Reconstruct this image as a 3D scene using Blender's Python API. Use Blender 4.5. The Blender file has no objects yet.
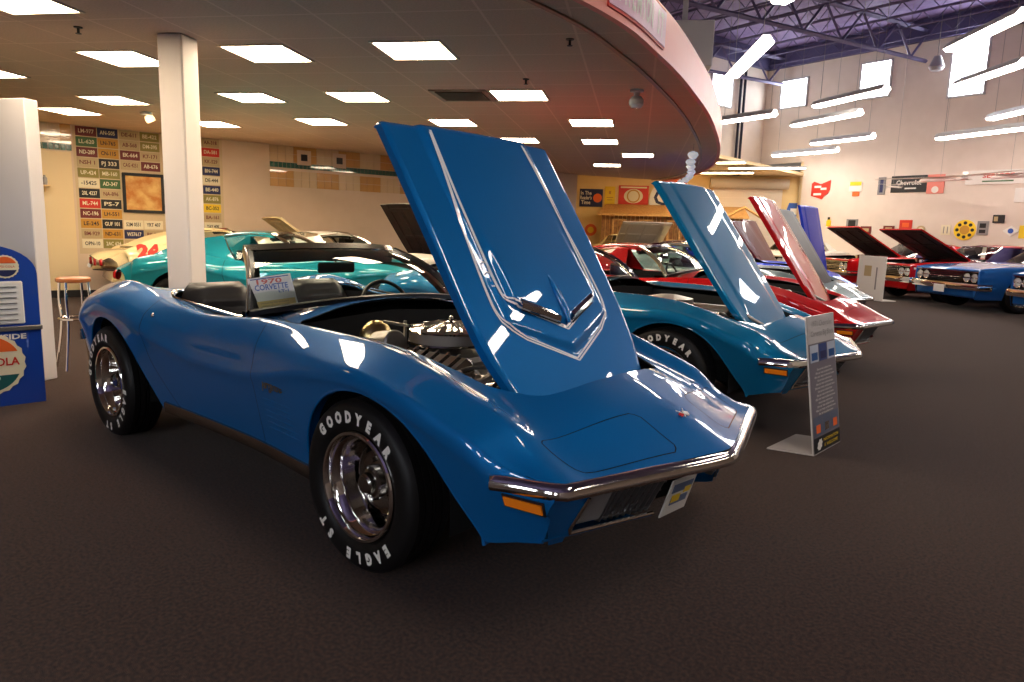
import bpy, math, random
import numpy as np
from mathutils import Vector, Matrix
from mathutils.bvhtree import BVHTree
PI = math.pi
R = math.radians
random.seed(7)
scn = bpy.context.scene
col = scn.collection

# ------------------------------------------------------------------ camera
CAM = np.array([2.07311774, -2.36957371, 1.31278658])
YAW, PIT, ROL, FPX = 2.28428052, -0.156682299, 0.0307792200, 696.115505
fw = np.array([math.cos(YAW)*math.cos(PIT), math.sin(YAW)*math.cos(PIT), math.sin(PIT)])
r_ = np.cross(fw, [0, 0, 1]); r_ /= np.linalg.norm(r_); u_ = np.cross(r_, fw)
cr = r_*math.cos(ROL)+u_*math.sin(ROL); cu = -r_*math.sin(ROL)+u_*math.cos(ROL)
cam_d = bpy.data.cameras.new('camera'); cam = bpy.data.objects.new('camera', cam_d); col.objects.link(cam)
M = Matrix(((cr[0], cu[0], -fw[0], CAM[0]), (cr[1], cu[1], -fw[1], CAM[1]), (cr[2], cu[2], -fw[2], CAM[2]), (0, 0, 0, 1)))
cam.matrix_world = M
cam_d.sensor_width = 36; cam_d.lens = FPX/1024*36; cam_d.clip_end = 200; cam_d.clip_start = 0.05
scn.camera = cam

# ------------------------------------------------------------------ materials
MATS = {}
def mat(name, color=(.8, .8, .8), rough=.5, metal=0., coat=0., emit=None, estr=1., spec=.5, noise=None, bump=None, trans=0., alpha=1., ior=1.45, coatr=.03, sheen=0.):
    if name in MATS: return MATS[name]
    m = bpy.data.materials.new(name); m.use_nodes = True
    nt = m.node_tree; b = nt.nodes['Principled BSDF']
    b.inputs['Base Color'].default_value = (*color, 1)
    b.inputs['Roughness'].default_value = rough; b.inputs['Metallic'].default_value = metal
    b.inputs['Coat Weight'].default_value = coat; b.inputs['Coat Roughness'].default_value = coatr
    b.inputs['Specular IOR Level'].default_value = spec; b.inputs['IOR'].default_value = ior
    b.inputs['Transmission Weight'].default_value = trans; b.inputs['Alpha'].default_value = alpha
    if sheen: b.inputs['Sheen Weight'].default_value = sheen
    if emit:
        b.inputs['Emission Color'].default_value = (*emit, 1); b.inputs['Emission Strength'].default_value = estr
    tc = None
    if noise or bump:
        tc = nt.nodes.new('ShaderNodeTexCoord')
    if noise:   # (scale, color2, detail)
        n = nt.nodes.new('ShaderNodeTexNoise'); n.inputs['Scale'].default_value = noise[0]; n.inputs['Detail'].default_value = noise[2] if len(noise) > 2 else 4
        rp = nt.nodes.new('ShaderNodeValToRGB'); rp.color_ramp.elements[0].position = .35; rp.color_ramp.elements[1].position = .65
        rp.color_ramp.elements[0].color = (*color, 1); rp.color_ramp.elements[1].color = (*noise[1], 1)
        nt.links.new(tc.outputs['Object'], n.inputs['Vector']); nt.links.new(n.outputs['Fac'], rp.inputs['Fac']); nt.links.new(rp.outputs['Color'], b.inputs['Base Color'])
    if bump:    # (scale, strength, distance)
        n = nt.nodes.new('ShaderNodeTexNoise'); n.inputs['Scale'].default_value = bump[0]; n.inputs['Detail'].default_value = 3
        bp = nt.nodes.new('ShaderNodeBump'); bp.inputs['Strength'].default_value = bump[1]; bp.inputs['Distance'].default_value = bump[2] if len(bump) > 2 else .01
        nt.links.new(tc.outputs['Object'], n.inputs['Vector']); nt.links.new(n.outputs['Fac'], bp.inputs['Height']); nt.links.new(bp.outputs['Normal'], b.inputs['Normal'])
    MATS[name] = m
    return m
def paint(name, c, metal=.35, rough=.32, coat=1.):
    return mat(name, c, rough, metal, coat=coat, spec=.05, coatr=.02, noise=(900, tuple(min(1, x*1.25+.002) for x in c), 1))

blue = paint('metallic_blue_paint', (.0008, .110, .335), .25, .42)
blue2 = paint('bright_blue_paint', (.0008, .14, .30), .25, .42)
red = paint('red_paint', (.45, .006, .008), .1)
teal = paint('teal_paint', (.010, .23, .29), .2)
cream = paint('cream_paint', (.75, .60, .33), 0.)
greyp = paint('grey_paint', (.12, .16, .17), .4)
royal = paint('royal_blue_paint', (.004, .03, .50), .1, .4, .45)
dred = paint('maroon_paint', (.07, .003, .008), .1, .4, .4)
whitep = paint('white_paint', (.7, .66, .58), 0.)
chev_blue = paint('mid_blue_paint', (.015, .10, .33))
blackp = paint('black_paint', (.01, .01, .01), 0.)
chrome = mat('chrome', (.75, .73, .70), .08, 1.)
dchrome = mat('dark_chrome', (.35, .33, .30), .16, 1.)
alu = mat('cast_aluminium', (.42, .40, .37), .38, 1., bump=(60, .3, .004))
gold = mat('gold_zinc', (.62, .47, .20), .28, 1.)
rubber = mat('tire_rubber', (.007, .006, .006), .5, spec=.3, bump=(250, .15, .002))
black = mat('matt_black', (.008, .008, .008), .7)
sblack = mat('satin_black', (.012, .011, .011), .35)
under = mat('hood_underside_black', (.012, .008, .008), .6, noise=(6, (.03, .012, .012), 3), bump=(25, .5, .01))
vinyl = mat('black_vinyl', (.014, .012, .012), .38, bump=(300, .2, .002))
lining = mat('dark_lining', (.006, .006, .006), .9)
white_letter = mat('white_lettering', (.80, .76, .70), .6)
white = mat('white_plastic', (.75, .74, .72), .4)
amber = mat('amber_lens', (.85, .22, .01), .15, coat=1., emit=(.9, .2, .01), estr=.08)
clear_lens = mat('clear_lens', (.30, .30, .30), .15, .3, coat=1.)
redlens = mat('red_lens', (.5, .01, .01), .2, coat=1.)
greymetal = mat('grey_steel', (.25, .24, .23), .4, .8)
yellow = mat('yellow_card', (.85, .50, .02), .5)
glass = None
def make_glass():
    m = bpy.data.materials.new('window_glass'); m.use_nodes = True; nt = m.node_tree
    for n in list(nt.nodes): nt.nodes.remove(n)
    o = nt.nodes.new('ShaderNodeOutputMaterial'); mx = nt.nodes.new('ShaderNodeMixShader'); f = nt.nodes.new('ShaderNodeFresnel'); f.inputs['IOR'].default_value = 1.45
    t = nt.nodes.new('ShaderNodeBsdfTransparent'); t.inputs['Color'].default_value = (.86, .93, .90, 1)
    g = nt.nodes.new('ShaderNodeBsdfGlossy'); g.inputs['Roughness'].default_value = .02
    nt.links.new(f.outputs[0], mx.inputs[0]); nt.links.new(t.outputs[0], mx.inputs[1]); nt.links.new(g.outputs[0], mx.inputs[2]); nt.links.new(mx.outputs[0], o.inputs[0])
    return m
glass = make_glass()

# ------------------------------------------------------------------ object helpers
def link(name, me, m=None, parent=None):
    o = bpy.data.objects.new(name, me); col.objects.link(o)
    if m is not None:
        ml = m if isinstance(m, (list, tuple)) else [m]
        for k, mm in enumerate(ml):
            if len(me.materials) <= k: me.materials.append(mm)
        for k, mm in enumerate(ml):
            if me.materials[k] != mm:
                o.material_slots[k].link = 'OBJECT'; o.material_slots[k].material = mm
    if parent is not None: o.parent = parent
    return o
def tag(o, label=None, cat=None, group=None, kind=None):
    if label: o['label'] = label
    if cat: o['category'] = cat
    if group: o['group'] = group
    if kind: o['kind'] = kind
    return o
def thing(name, label, cat, loc=(0, 0, 0), rz=0, group=None):
    o = bpy.data.objects.new(name, None); col.objects.link(o); o.location = loc; o.rotation_euler = (0, 0, rz)
    o.empty_display_size = .1
    return tag(o, label, cat, group)

class MB:
    """collects geometry -> one mesh"""
    def __init__(s): s.v = []; s.f = []; s.mi = []; s.k = 0
    def add(s, V, F, T=None):
        n = len(s.v)
        for p in V:
            p = Vector((float(p[0]), float(p[1]), float(p[2])))
            s.v.append(T @ p if T is not None else p)
        for f in F: s.f.append([int(i)+n for i in f]); s.mi.append(s.k)
        return s
    def slot(s, k): s.k = k; return s
    def box(s, c, d, T=None, rz=0, bev=0.):
        x, y, z = [q/2 for q in d]
        if bev > 0:
            b = min(bev, x*.9, y*.9, z*.9)
            V = []; F = []
            import itertools
            idx = {}
            for sx, sy, sz in itertools.product((-1, 1), repeat=3):
                for a in range(3):
                    p = [sx*(x-b), sy*(y-b), sz*(z-b)]; p[a] = (sx*x, sy*y, sz*z)[a]
                    idx[(sx, sy, sz, a)] = len(V); V.append(p)
            def g(*k): return idx[k]
            for q in (-1, 1):
                F.append([g(q, -1, -1, 0), g(q, 1, -1, 0), g(q, 1, 1, 0), g(q, -1, 1, 0)][::q])
                F.append([g(-1, q, -1, 1), g(-1, q, 1, 1), g(1, q, 1, 1), g(1, q, -1, 1)][::q])
                F.append([g(-1, -1, q, 2), g(1, -1, q, 2), g(1, 1, q, 2), g(-1, 1, q, 2)][::q])
            for a_, b_ in itertools.product((-1, 1), repeat=2):
                F.append([g(a_, b_, -1, 0), g(a_, b_, 1, 0), g(a_, b_, 1, 1), g(a_, b_, -1, 1)])
                F.append([g(a_, -1, b_, 0), g(a_, 1, b_, 0), g(a_, 1, b_, 2), g(a_, -1, b_, 2)])
                F.append([g(-1, a_, b_, 1), g(1, a_, b_, 1), g(1, a_, b_, 2), g(-1, a_, b_, 2)])
            for sx, sy, sz in itertools.product((-1, 1), repeat=3):
                F.append([g(sx, sy, sz, 0), g(sx, sy, sz, 1), g(sx, sy, sz, 2)])
        else:
            V = [(-x, -y, -z), (x, -y, -z), (x, y, -z), (-x, y, -z), (-x, -y, z), (x, -y, z), (x, y, z), (-x, y, z)]
            F = [(0, 3, 2, 1), (4, 5, 6, 7), (0, 1, 5, 4), (1, 2, 6, 5), (2, 3, 7, 6), (3, 0, 4, 7)]
        L = Matrix.Translation(c) @ Matrix.Rotation(rz, 4, 'Z')
        return s.add(V, F, (T @ L) if T is not None else L)
    def lathe(s, prof, n=32, T=None, a0=0, a1=2*PI):
        """prof: list of (r, z) revolve about Z"""
        full = abs(a1-a0-2*PI) < 1e-6; k = n if full else n+1
        V = []; F = []
        for i in range(k):
            a = a0+(a1-a0)*i/n
            for r, z in prof: V.append((r*math.cos(a), r*math.sin(a), z))
        m = len(prof)
        for i in range(n):
            j = (i+1) % k
            for q in range(m-1): F.append((i*m+q, j*m+q, j*m+q+1, i*m+q+1))
        return s.add(V, F, T)
    def tube(s, pts, r, n=8, closed=False, T=None, caps=True):
        P = [Vector(p) for p in pts]; V = []; F = []; m = len(P); up = None
        for i, p in enumerate(P):
            if closed: t = P[(i+1) % m]-P[i-1]
            else: t = (P[min(i+1, m-1)]-P[max(i-1, 0)])
            if t.length < 1e-9: t = Vector((0, 0, 1))
            t.normalize()
            if up is None:
                up = Vector((0, 0, 1)) if abs(t.z) < .9 else Vector((1, 0, 0))
            sd = t.cross(up)
            if sd.length < 1e-6: sd = t.orthogonal()
            sd.normalize(); up = sd.cross(t).normalized()
            rr = r[i] if isinstance(r, (list, tuple)) else r
            for k in range(n):
                a = 2*PI*k/n; V.append(p+sd*(rr*math.cos(a))+up*(rr*math.sin(a)))
        for i in range(m if closed else m-1):
            j = (i+1) % m
            for k in range(n): F.append((i*n+k, i*n+(k+1) % n, j*n+(k+1) % n, j*n+k))
        if caps and not closed: F.append(tuple(range(n))[::-1]); F.append(tuple((m-1)*n+k for k in range(n)))
        return s.add(V, F, T)
    def prism(s, poly, z0, z1, T=None):
        n = len(poly); V = [(p[0], p[1], z0) for p in poly]+[(p[0], p[1], z1) for p in poly]
        F = [tuple(range(n))[::-1], tuple(range(n, 2*n))]+[(i, (i+1) % n, n+(i+1) % n, n+i) for i in range(n)]
        return s.add(V, F, T)
    def grid(s, G, T=None, flip=False):
        h = len(G); w = len(G[0]); V = [p for row in G for p in row]
        F = [((i*w+j), (i*w+j+1), ((i+1)*w+j+1), ((i+1)*w+j)) for i in range(h-1) for j in range(w-1)]
        if flip: F = [f[::-1] for f in F]
        return s.add(V, F, T)
    def sweep(s, path, prof, T=None, closed_prof=True, caps=True):
        """path: list of (point, side_vec, up_vec); prof list of (a,b)"""
        V = []; m = len(prof); F = []
        for p, sd, up in path:
            p = Vector(p); sd = Vector(sd); up = Vector(up)
            for a, b in prof: V.append(p+sd*a+up*b)
        for i in range(len(path)-1):
            for k in range(m if closed_prof else m-1):
                F.append((i*m+k, i*m+(k+1) % m, (i+1)*m+(k+1) % m, (i+1)*m+k))
        if caps: F.append(tuple(range(m))[::-1]); F.append(tuple((len(path)-1)*m+k for k in range(m)))
        return s.add(V, F, T)
    def mesh(s, name, smooth=True, ang=35):
        me = bpy.data.meshes.new(name); me.from_pydata([tuple(v) for v in s.v], [], s.f)
        me.polygons.foreach_set('material_index', s.mi)
        me.update()
        if smooth:
            me.polygons.foreach_set('use_smooth', [True]*len(me.polygons))
            try: me.set_sharp_from_angle(angle=R(ang))
            except Exception: pass
        return me
    def build(s, name, m, parent=None, smooth=True, ang=35): return link(name, s.mesh(name, smooth, ang), m, parent)

TEXT_CACHE = {}
def text_geo(txt, size=1., bold=0.0):
    key = (txt, size, bold)
    if key in TEXT_CACHE: return TEXT_CACHE[key]
    cu_ = bpy.data.curves.new('t', 'FONT'); cu_.body = txt; cu_.size = size; cu_.resolution_u = 2; cu_.offset = bold
    cu_.align_x = 'CENTER'; cu_.align_y = 'CENTER'
    o = bpy.data.objects.new('t', cu_); col.objects.link(o)
    bpy.context.view_layer.update()
    dg = bpy.context.evaluated_depsgraph_get(); me = bpy.data.meshes.new_from_object(o.evaluated_get(dg))
    V = [v.co.copy() for v in me.vertices]; F = [tuple(p.vertices) for p in me.polygons]
    bpy.data.objects.remove(o); bpy.data.curves.remove(cu_); bpy.data.meshes.remove(me)
    TEXT_CACHE[key] = (V, F); return V, F
def put_text(mb, txt, size, T, sx=1., bold=0.0, width=None):
    V, F = text_geo(txt, size, bold)
    if not V: return
    if width:
        w = max(v.x for v in V)-min(v.x for v in V); sx = width/max(w, 1e-6)
    mb.add([(v.x*sx, v.y, v.z) for v in V], F, T)
def frame(o, x, y):
    """matrix with origin o, x axis, y axis, z = x cross y"""
    x = Vector(x).normalized(); y = Vector(y); z = x.cross(y).normalized(); y = z.cross(x)
    return Matrix(((x[0], y[0], z[0], o[0]), (x[1], y[1], z[1], o[1]), (x[2], y[2], z[2], o[2]), (0, 0, 0, 1)))

# ------------------------------------------------------------------ surface maths
def pchip(xs, ys, x):
    xs = np.asarray(xs, float); ys = np.asarray(ys, float)
    if xs[0] > xs[-1]: xs = xs[::-1]; ys = ys[::-1]
    h = np.diff(xs); d = np.diff(ys)/h; m = np.zeros_like(xs)
    for i in range(1, len(xs)-1):
        if d[i-1]*d[i] > 0:
            w1 = 2*h[i]+h[i-1]; w2 = h[i]+2*h[i-1]; m[i] = (w1+w2)/(w1/d[i-1]+w2/d[i])
    m[0] = d[0]; m[-1] = d[-1]
    x = np.clip(x, xs[0], xs[-1]); i = np.clip(np.searchsorted(xs, x)-1, 0, len(h)-1)
    t = (x-xs[i])/h[i]
    return ((1+2*t)*(1-t)**2*ys[i]+t*(1-t)**2*h[i]*m[i]+t*t*(3-2*t)*ys[i+1]+t*t*(t-1)*h[i]*m[i+1])
def sstep(a, b, x):
    t = np.clip((x-a)/(b-a), 0, 1); return t*t*(3-2*t)
def crom(P, k):
    """catmull-rom through rows P (n x dim), k samples per segment"""
    P = np.asarray(P, float); n = len(P); out = []
    E = np.vstack([2*P[0]-P[1], P, 2*P[-1]-P[-2]])
    for i in range(n-1):
        a, b, c, d = E[i:i+4]
        for j in range(k):
            t = j/k; out.append(.5*((2*b)+(c-a)*t+(2*a-5*b+4*c-d)*t*t+(-a+3*b-3*c+d)*t**3))
    out.append(P[-1]); return np.array(out)
def sdpoly(P, poly):
    """signed distance, negative inside; P (n,2)"""
    poly = np.asarray(poly, float); a = poly; b = np.roll(poly, -1, 0); d = np.full(len(P), 1e9); ins = np.zeros(len(P), bool)
    for p, q in zip(a, b):
        e = q-p; w = P-p; t = np.clip((w@e)/max(e@e, 1e-12), 0, 1); dd = np.linalg.norm(w-t[:, None]*e, axis=1); d = np.minimum(d, dd)
        c1 = (p[1] <= P[:, 1]) & (P[:, 1] < q[1]); c2 = (q[1] <= P[:, 1]) & (P[:, 1] < p[1])
        cr_ = e[0]*w[:, 1]-e[1]*w[:, 0]
        ins ^= (c1 & (cr_ > 0)) | (c2 & (cr_ < 0))
    return np.where(ins, -d, d)
def clip(V, F, d):
    """keep d >= 0"""
    V = np.asarray(V); pos = d >= 0; newV = []; mp = {}; cut = {}; out = []
    Vl = V.tolist(); dl = d.tolist(); pl = pos.tolist()
    def keep(i):
        j = mp.get(i)
        if j is None: j = len(newV); mp[i] = j; newV.append(Vl[i])
        return j
    def mid(i, j):
        k = (i, j) if i < j else (j, i); r = cut.get(k)
        if r is None:
            i2, j2 = k; t = dl[i2]/(dl[i2]-dl[j2]); a = Vl[i2]; b = Vl[j2]
            r = len(newV); cut[k] = r; newV.append([a[0]+(b[0]-a[0])*t, a[1]+(b[1]-a[1])*t, a[2]+(b[2]-a[2])*t])
        return r
    for f in F:
        s = [pl[i] for i in f]
        if all(s): out.append([keep(i) for i in f]); continue
        if not any(s): continue
        g = []
        n = len(f)
        for q in range(n):
            i, j = f[q], f[(q+1) % n]
            if pl[i]: g.append(keep(i))
            if pl[i] != pl[j]: g.append(mid(i, j))
        if len(g) >= 3: out.append(g)
    return np.array(newV).reshape(-1, 3), out
def rounded(poly, r, k=5):
    out = []; n = len(poly)
    for i in range(n):
        p0 = np.array(poly[i-1], float); p = np.array(poly[i], float); p1 = np.array(poly[(i+1) % n], float)
        a = (p0-p); b = (p1-p); la, lb = np.linalg.norm(a), np.linalg.norm(b); rr = min(r, la*.45, lb*.45)
        A = p+a/la*rr; B = p+b/lb*rr
        for j in range(k+1):
            t = j/k; out.append(((1-t)**2*A+2*t*(1-t)*p+t*t*B))
    return np.array(out)

# ================================================================== the sports car (long nose, humped fenders)
XS = np.concatenate([np.linspace(-3.42, -3.2, 9)[:-1], np.linspace(-3.2, .5, 140)[:-1], np.linspace(.5, 1.08, 32)])
def K(*p): return [q[0] for q in p], [q[1] for q in p]
C_zc = K((-3.42, .74), (-3.3, .80), (-3.0, .845), (-2.5, .865), (-2.0, .875), (-1.4, .90), (-1.05, .935), (-.85, .943), (-.6, .93), (-.3, .905), (.1, .875), (.4, .81), (.65, .745), (.75, .71), (.88, .65), (1.0, .59), (1.08, .555))
C_cz = K((-3.42, .72), (-3.3, .765), (-3.1, .83), (-2.75, .91), (-2.45, .945), (-2.2, .925), (-2.0, .89), (-1.75, .865), (-1.4, .85), (-1.1, .865), (-.8, .885), (-.5, .885), (-.25, .88), (0, .862), (.2, .82), (.38, .765), (.6, .70), (.78, .65), (.92, .60), (1.02, .565), (1.08, .545))
C_cy = K((-3.42, .62), (-3.2, .66), (-3.0, .69), (-2.45, .71), (-2.0, .72), (-1.75, .74), (-1.2, .745), (-.8, .735), (-.3, .725), (.1, .715), (.5, .70), (.8, .69), (1.08, .70))
C_wy = K((-3.42, .70), (-3.3, .75), (-3.1, .81), (-2.8, .86), (-2.44, .88), (-2.1, .87), (-1.8, .845), (-1.4, .822), (-1.0, .828), (-.7, .845), (-.35, .868), (0, .88), (.25, .868), (.5, .84), (.75, .81), (.95, .775), (1.08, .745))
C_wz = K((-3.42, .60), (-3.1, .64), (-2.8, .72), (-2.44, .775), (-2.1, .74), (-1.8, .67), (-1.4, .62), (-1.0, .625), (-.7, .655), (-.35, .72), (0, .745), (.25, .70), (.5, .61), (.8, .53), (1.08, .49))
C_ly = K((-3.42, .68), (-3.1, .78), (-2.8, .84), (-2.44, .86), (-2.1, .845), (-1.8, .82), (-1.4, .80), (-1.0, .805), (-.7, .825), (-.35, .85), (0, .865), (.25, .855), (.5, .815), (.8, .775), (1.08, .72))
C_by = K((-3.42, .62), (-3.1, .73), (-2.44, .80), (-1.8, .76), (-1.0, .745), (-.35, .79), (0, .82), (.5, .75), (.8, .72), (1.08, .66))
C_bz = K((-3.42, .36), (-3.1, .31), (-2.8, .26), (-2.0, .25), (-.3, .25), (.4, .26), (.65, .28), (.85, .30), (1.0, .32), (1.08, .36))
def vshift(x, y):
    ay = np.abs(y)
    s = .31*(np.sqrt(ay*ay+.0009)-.03)*sstep(.5, 1.0, x)
    return -s + .30*(ay/.7)**3*sstep(-2.95, -3.42, x)
def vette_surface():
    x = XS; f = {k: pchip(*v, x) for k, v in dict(zc=C_zc, cz=C_cz, cy=C_cy, wy=C_wy, wz=C_wz, ly=C_ly, by=C_by, bz=C_bz).items()}
    rows = []
    for i in range(len(x)):
        zc, cz, cy, wy, wz, ly, by, bz = [f[k][i] for k in ('zc', 'cz', 'cy', 'wy', 'wz', 'ly', 'by', 'bz')]
        yin = cy-.15; zin = cz-.012-.02*float(sstep(.9, .5, x[i]))*float(sstep(-1., -.6, x[i]))
        if x[i] < -2: zin = cz-.045*float(sstep(-2., -2.4, x[i]))
        ly2 = ly
        sh = float(sstep(-3.3, -3.0, x[i]))
        P = [(0, zc), (yin*.5, zc*.75+zin*.25), (yin, zin), (cy-.035, cz-.002), (cy+.014, cz-.007), (cy+(wy-cy)*.70, wz+(cz-wz)*.60), (wy-.010, wz+.05), (wy, wz), (wy-.014*sh, wz-.05), (by+(wy-by)*.5, wz*.5+bz*.5), (by, bz)]
        rows.append(crom(P, 5))
    G = np.array(rows)                      # nx, nv, 2
    nx, nv = G.shape[:2]
    half = np.zeros((nx, nv, 3)); half[:, :, 0] = x[:, None]; half[:, :, 1:] = G
    full = np.concatenate([half[:, ::-1]*[1, -1, 1], half[:, 1:]], axis=1)
    return full
SURF = vette_surface()                      # unshifted
NX, NV = SURF.shape[:2]
def shift(V):
    V = np.array(V, float); V[:, 0] += vshift(V[:, 0], V[:, 1]); return V
BASEV = SURF.reshape(-1, 3)
BASEF = [(i*NV+j, (i+1)*NV+j, (i+1)*NV+j+1, i*NV+j+1) for i in range(NX-1) for j in range(NV-1)]
BVH_ALL = BVHTree.FromPolygons([tuple(v) for v in shift(BASEV)], BASEF)
def top_at(x, y, up=0.):
    h = BVH_ALL.ray_cast(Vector((x, y, 3)), Vector((0, 0, -1)))
    return Vector(h[0])+h[1]*up*(1 if h[1].z > 0 else -1) if h[0] is not None else Vector((x, y, .5))
def side_at(x, z, s, up=0.):
    h = BVH_ALL.ray_cast(Vector((x, 3*s, z)), Vector((0, -s, 0)))
    if h[0] is None: return Vector((x, .75*s, z))
    n = h[1]*(1 if h[1].y*s > 0 else -1)
    return Vector(h[0])+n*up
# openings, in unshifted coordinates
ARCH_F = rounded([(-.385, .10), (-.39, .36), (-.365, .47), (-.30, .58), (-.205, .66), (-.08, .71), (.05, .725), (.18, .70), (.29, .645), (.38, .56), (.44, .475), (.51, .37), (.59, .28), (.62, .10)], .05, 3)
ARCH_R = rounded([(-2.83, .10), (-2.83, .40), (-2.79, .53), (-2.70, .65), (-2.58, .72), (-2.45, .745), (-2.31, .72), (-2.19, .65), (-2.10, .56), (-2.02, .45), (-1.93, .33), (-1.86, .24), (-1.84, .10)], .05, 3)
HOOD_P = rounded([(.605, 0), (.59, -.30), (.54, -.42), (.36, -.525), (.05, -.575), (-.30, -.59), (-.80, -.60), (-.84, 0), (-.80, .60), (-.30, .59), (.05, .575), (.36, .525), (.54, .42), (.59, .30)], .05, 3)
PIT_P = rounded([(-1.10, -.655), (-2.02, -.64), (-2.16, -.50), (-2.2, 0), (-2.16, .50), (-2.02, .64), (-1.10, .655), (-1.02, 0)], .10, 5)
LID_R = rounded([(.825, -.185), (1.04, -.185), (1.03, -.60), (.81, -.62)], .035, 4)
LID_L = LID_R*[1, -1]
DOOR_P = rounded([(-.78, 1.2), (-.775, .80), (-.785, .60), (-.79, .30), (-1.66, .30), (-1.79, .42), (-1.90, .54), (-1.945, .68), (-1.93, 1.2)], .05, 4)
def vette_fields():
    V = BASEV; side = np.abs(V[:, 1]) > .60
    big = 1.0
    dA = np.minimum(sdpoly(V[:, [0, 2]], ARCH_F), sdpoly(V[:, [0, 2]], ARCH_R))
    return V
def f_arch(V):
    return np.where(np.abs(V[:, 1]) > .5, np.minimum(sdpoly(V[:, [0, 2]], ARCH_F), sdpoly(V[:, [0, 2]], ARCH_R)), .2)
def f_top(V, poly): return np.where(V[:, 2] > .5, sdpoly(V[:, :2], poly), .2)
def f_door(V, s): return np.where(V[:, 1]*s > .55, np.maximum(sdpoly(V[:, [0, 2]], DOOR_P), -sdpoly(V[:, :2], PIT_P)*0-1), .2)
def f_front(V): return (1.08-(.50-V[:, 2])*.56)-V[:, 0]
G_ = .0022
def vette_body(coupe=False):
    V, F = BASEV, BASEF
    for fn in (f_arch, lambda q: f_top(q, HOOD_P), lambda q: f_top(q, PIT_P), lambda q: f_top(q, LID_R)-G_, lambda q: f_top(q, LID_L)-G_,
               lambda q: f_door(q, 1)-G_, lambda q: f_door(q, -1)-G_, f_front):
        V, F = clip(V, F, fn(V))
    return shift(V), F
def vette_piece(fn, more=()):
    V, F = clip(BASEV, BASEF, fn(BASEV))
    for g in more: V, F = clip(V, F, g(V))
    return shift(V), F
MC = {}
def cached(key, fn):
    if key not in MC: MC[key] = fn()
    return MC[key]
def mesh_from(V, F, name, ang=50):
    mb = MB(); mb.add(V, F); return mb.mesh(name, True, ang)
def part(name, key, fn, m, parent):
    return link(name, cached(key, fn), m, parent)

def arc_lip(poly, sgn):
    pts = []
    P = [p for p in poly if p[1] > .245]
    for p in P:
        # unshifted -> find surface y by ray on unshifted approx (shift small here)
        q = side_at(p[0]+float(vshift(np.array([p[0]]), np.array([.8]))[0]), p[1], sgn)
        pts.append(q)
    return pts

def wheel_tire():
    mb = MB()
    R_, w = .335, .21
    prof = [(.215, -.075), (.228, -.094), (.25, -.103), (.285, -.105), (.310, -.100), (.325, -.088), (.3335, -.072)]
    # tread with grooves
    for a, b in ((-.072, -.045), (-.037, -.012), (-.004, .004), (.012, .037), (.045, .072)):
        prof += [(R_, a), (R_, b)]
        if b < .07: prof += [(R_-.009, b+.001), (R_-.009, b+.007)]
    prof += [(.3335, .072), (.325, .088), (.310, .100), (.285, .105), (.25, .103), (.228, .094), (.215, .075)]
    mb.lathe(prof, 72); return mb.mesh('tire', True, 40)
def wheel_rim():
    mb = MB()
    # +z is the outer face; deep dish with rolled lip and slotted centre
    mb.lathe([(.208, -.09), (.214, .082), (.2165, .092), (.212, .098), (.202, .098), (.196, .090), (.192, .070), (.178, .060), (.170, .030), (.160, -.005), (.150, -.03)], 64)
    return mb.mesh('rim', True, 40)
def wheel_disc():
    mb = MB(); n = 100
    prof = [(.155, -.035), (.150, -.012), (.135, .002), (.118, .010), (.095, .012), (.080, .004), (.068, .006), (.05, .008)]
    V = []; F = []
    for i in range(n):
        a = 2*PI*i/n
        for r, z in prof: V.append((r*math.cos(a), r*math.sin(a), z))
    m = len(prof)
    for i in range(n):
        a = (i % 20)/20
        slot = .22 < a < .78
        for q in range(m-1):
            if slot and q in (1, 2): continue
            F.append((i*m+q, ((i+1) % n)*m+q, ((i+1) % n)*m+q+1, i*m+q+1))
    mb.add(V, F)
    for k in range(5):
        a = 2*PI*(k+.5)/5
        mb.lathe([(0, .022), (.008, .022), (.010, .018), (.010, .0)], 6, Matrix.Translation((.083*math.cos(a), .083*math.sin(a), 0)))
    return mb.mesh('disc', True, 40)
def wheel_cap():
    mb = MB(); n = 80; V = []; F = []
    prof = [(.058, .0), (.058, .035), (.052, .042), (.040, .045), (.038, .062), (.030, .068), (0, .069)]
    for i in range(n):
        a = 2*PI*i/n; k = -.004 if i % 2 else 0
        for q, (r, z) in enumerate(prof): V.append(((r+(k if q < 3 else 0))*math.cos(a), (r+(k if q < 3 else 0))*math.sin(a), z))
    m = len(prof)
    for i in range(n):
        for q in range(m-1): F.append((i*m+q, ((i+1) % n)*m+q, ((i+1) % n)*m+q+1, i*m+q+1))
    mb.add(V, F); return mb.mesh('cap', True, 30)
def ring_text(words, r=.270, size=.056, z=.1062):
    mb = MB()
    for txt, a_mid, top in words:
        step = size*1.12/r
        n = len(txt)
        for i, ch in enumerate(txt):
            if ch == ' ': continue
            o = (i-(n-1)/2)*step
            a = a_mid-o
            er = Vector((math.cos(a), math.sin(a), 0)); et = Vector((-math.sin(a), math.cos(a), 0))
            if top: T = frame(er*r+Vector((0, 0, z)), -et, er)
            else:
                a = a_mid-o; er = Vector((math.cos(a), math.sin(a), 0)); et = Vector((-math.sin(a), math.cos(a), 0)); T = frame(er*r+Vector((0, 0, z)), -et, er)
            put_text(mb, ch, size, T, sx=.85, bold=.0042)
    return mb.mesh('lettering', False)
WH_N = 0
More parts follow.
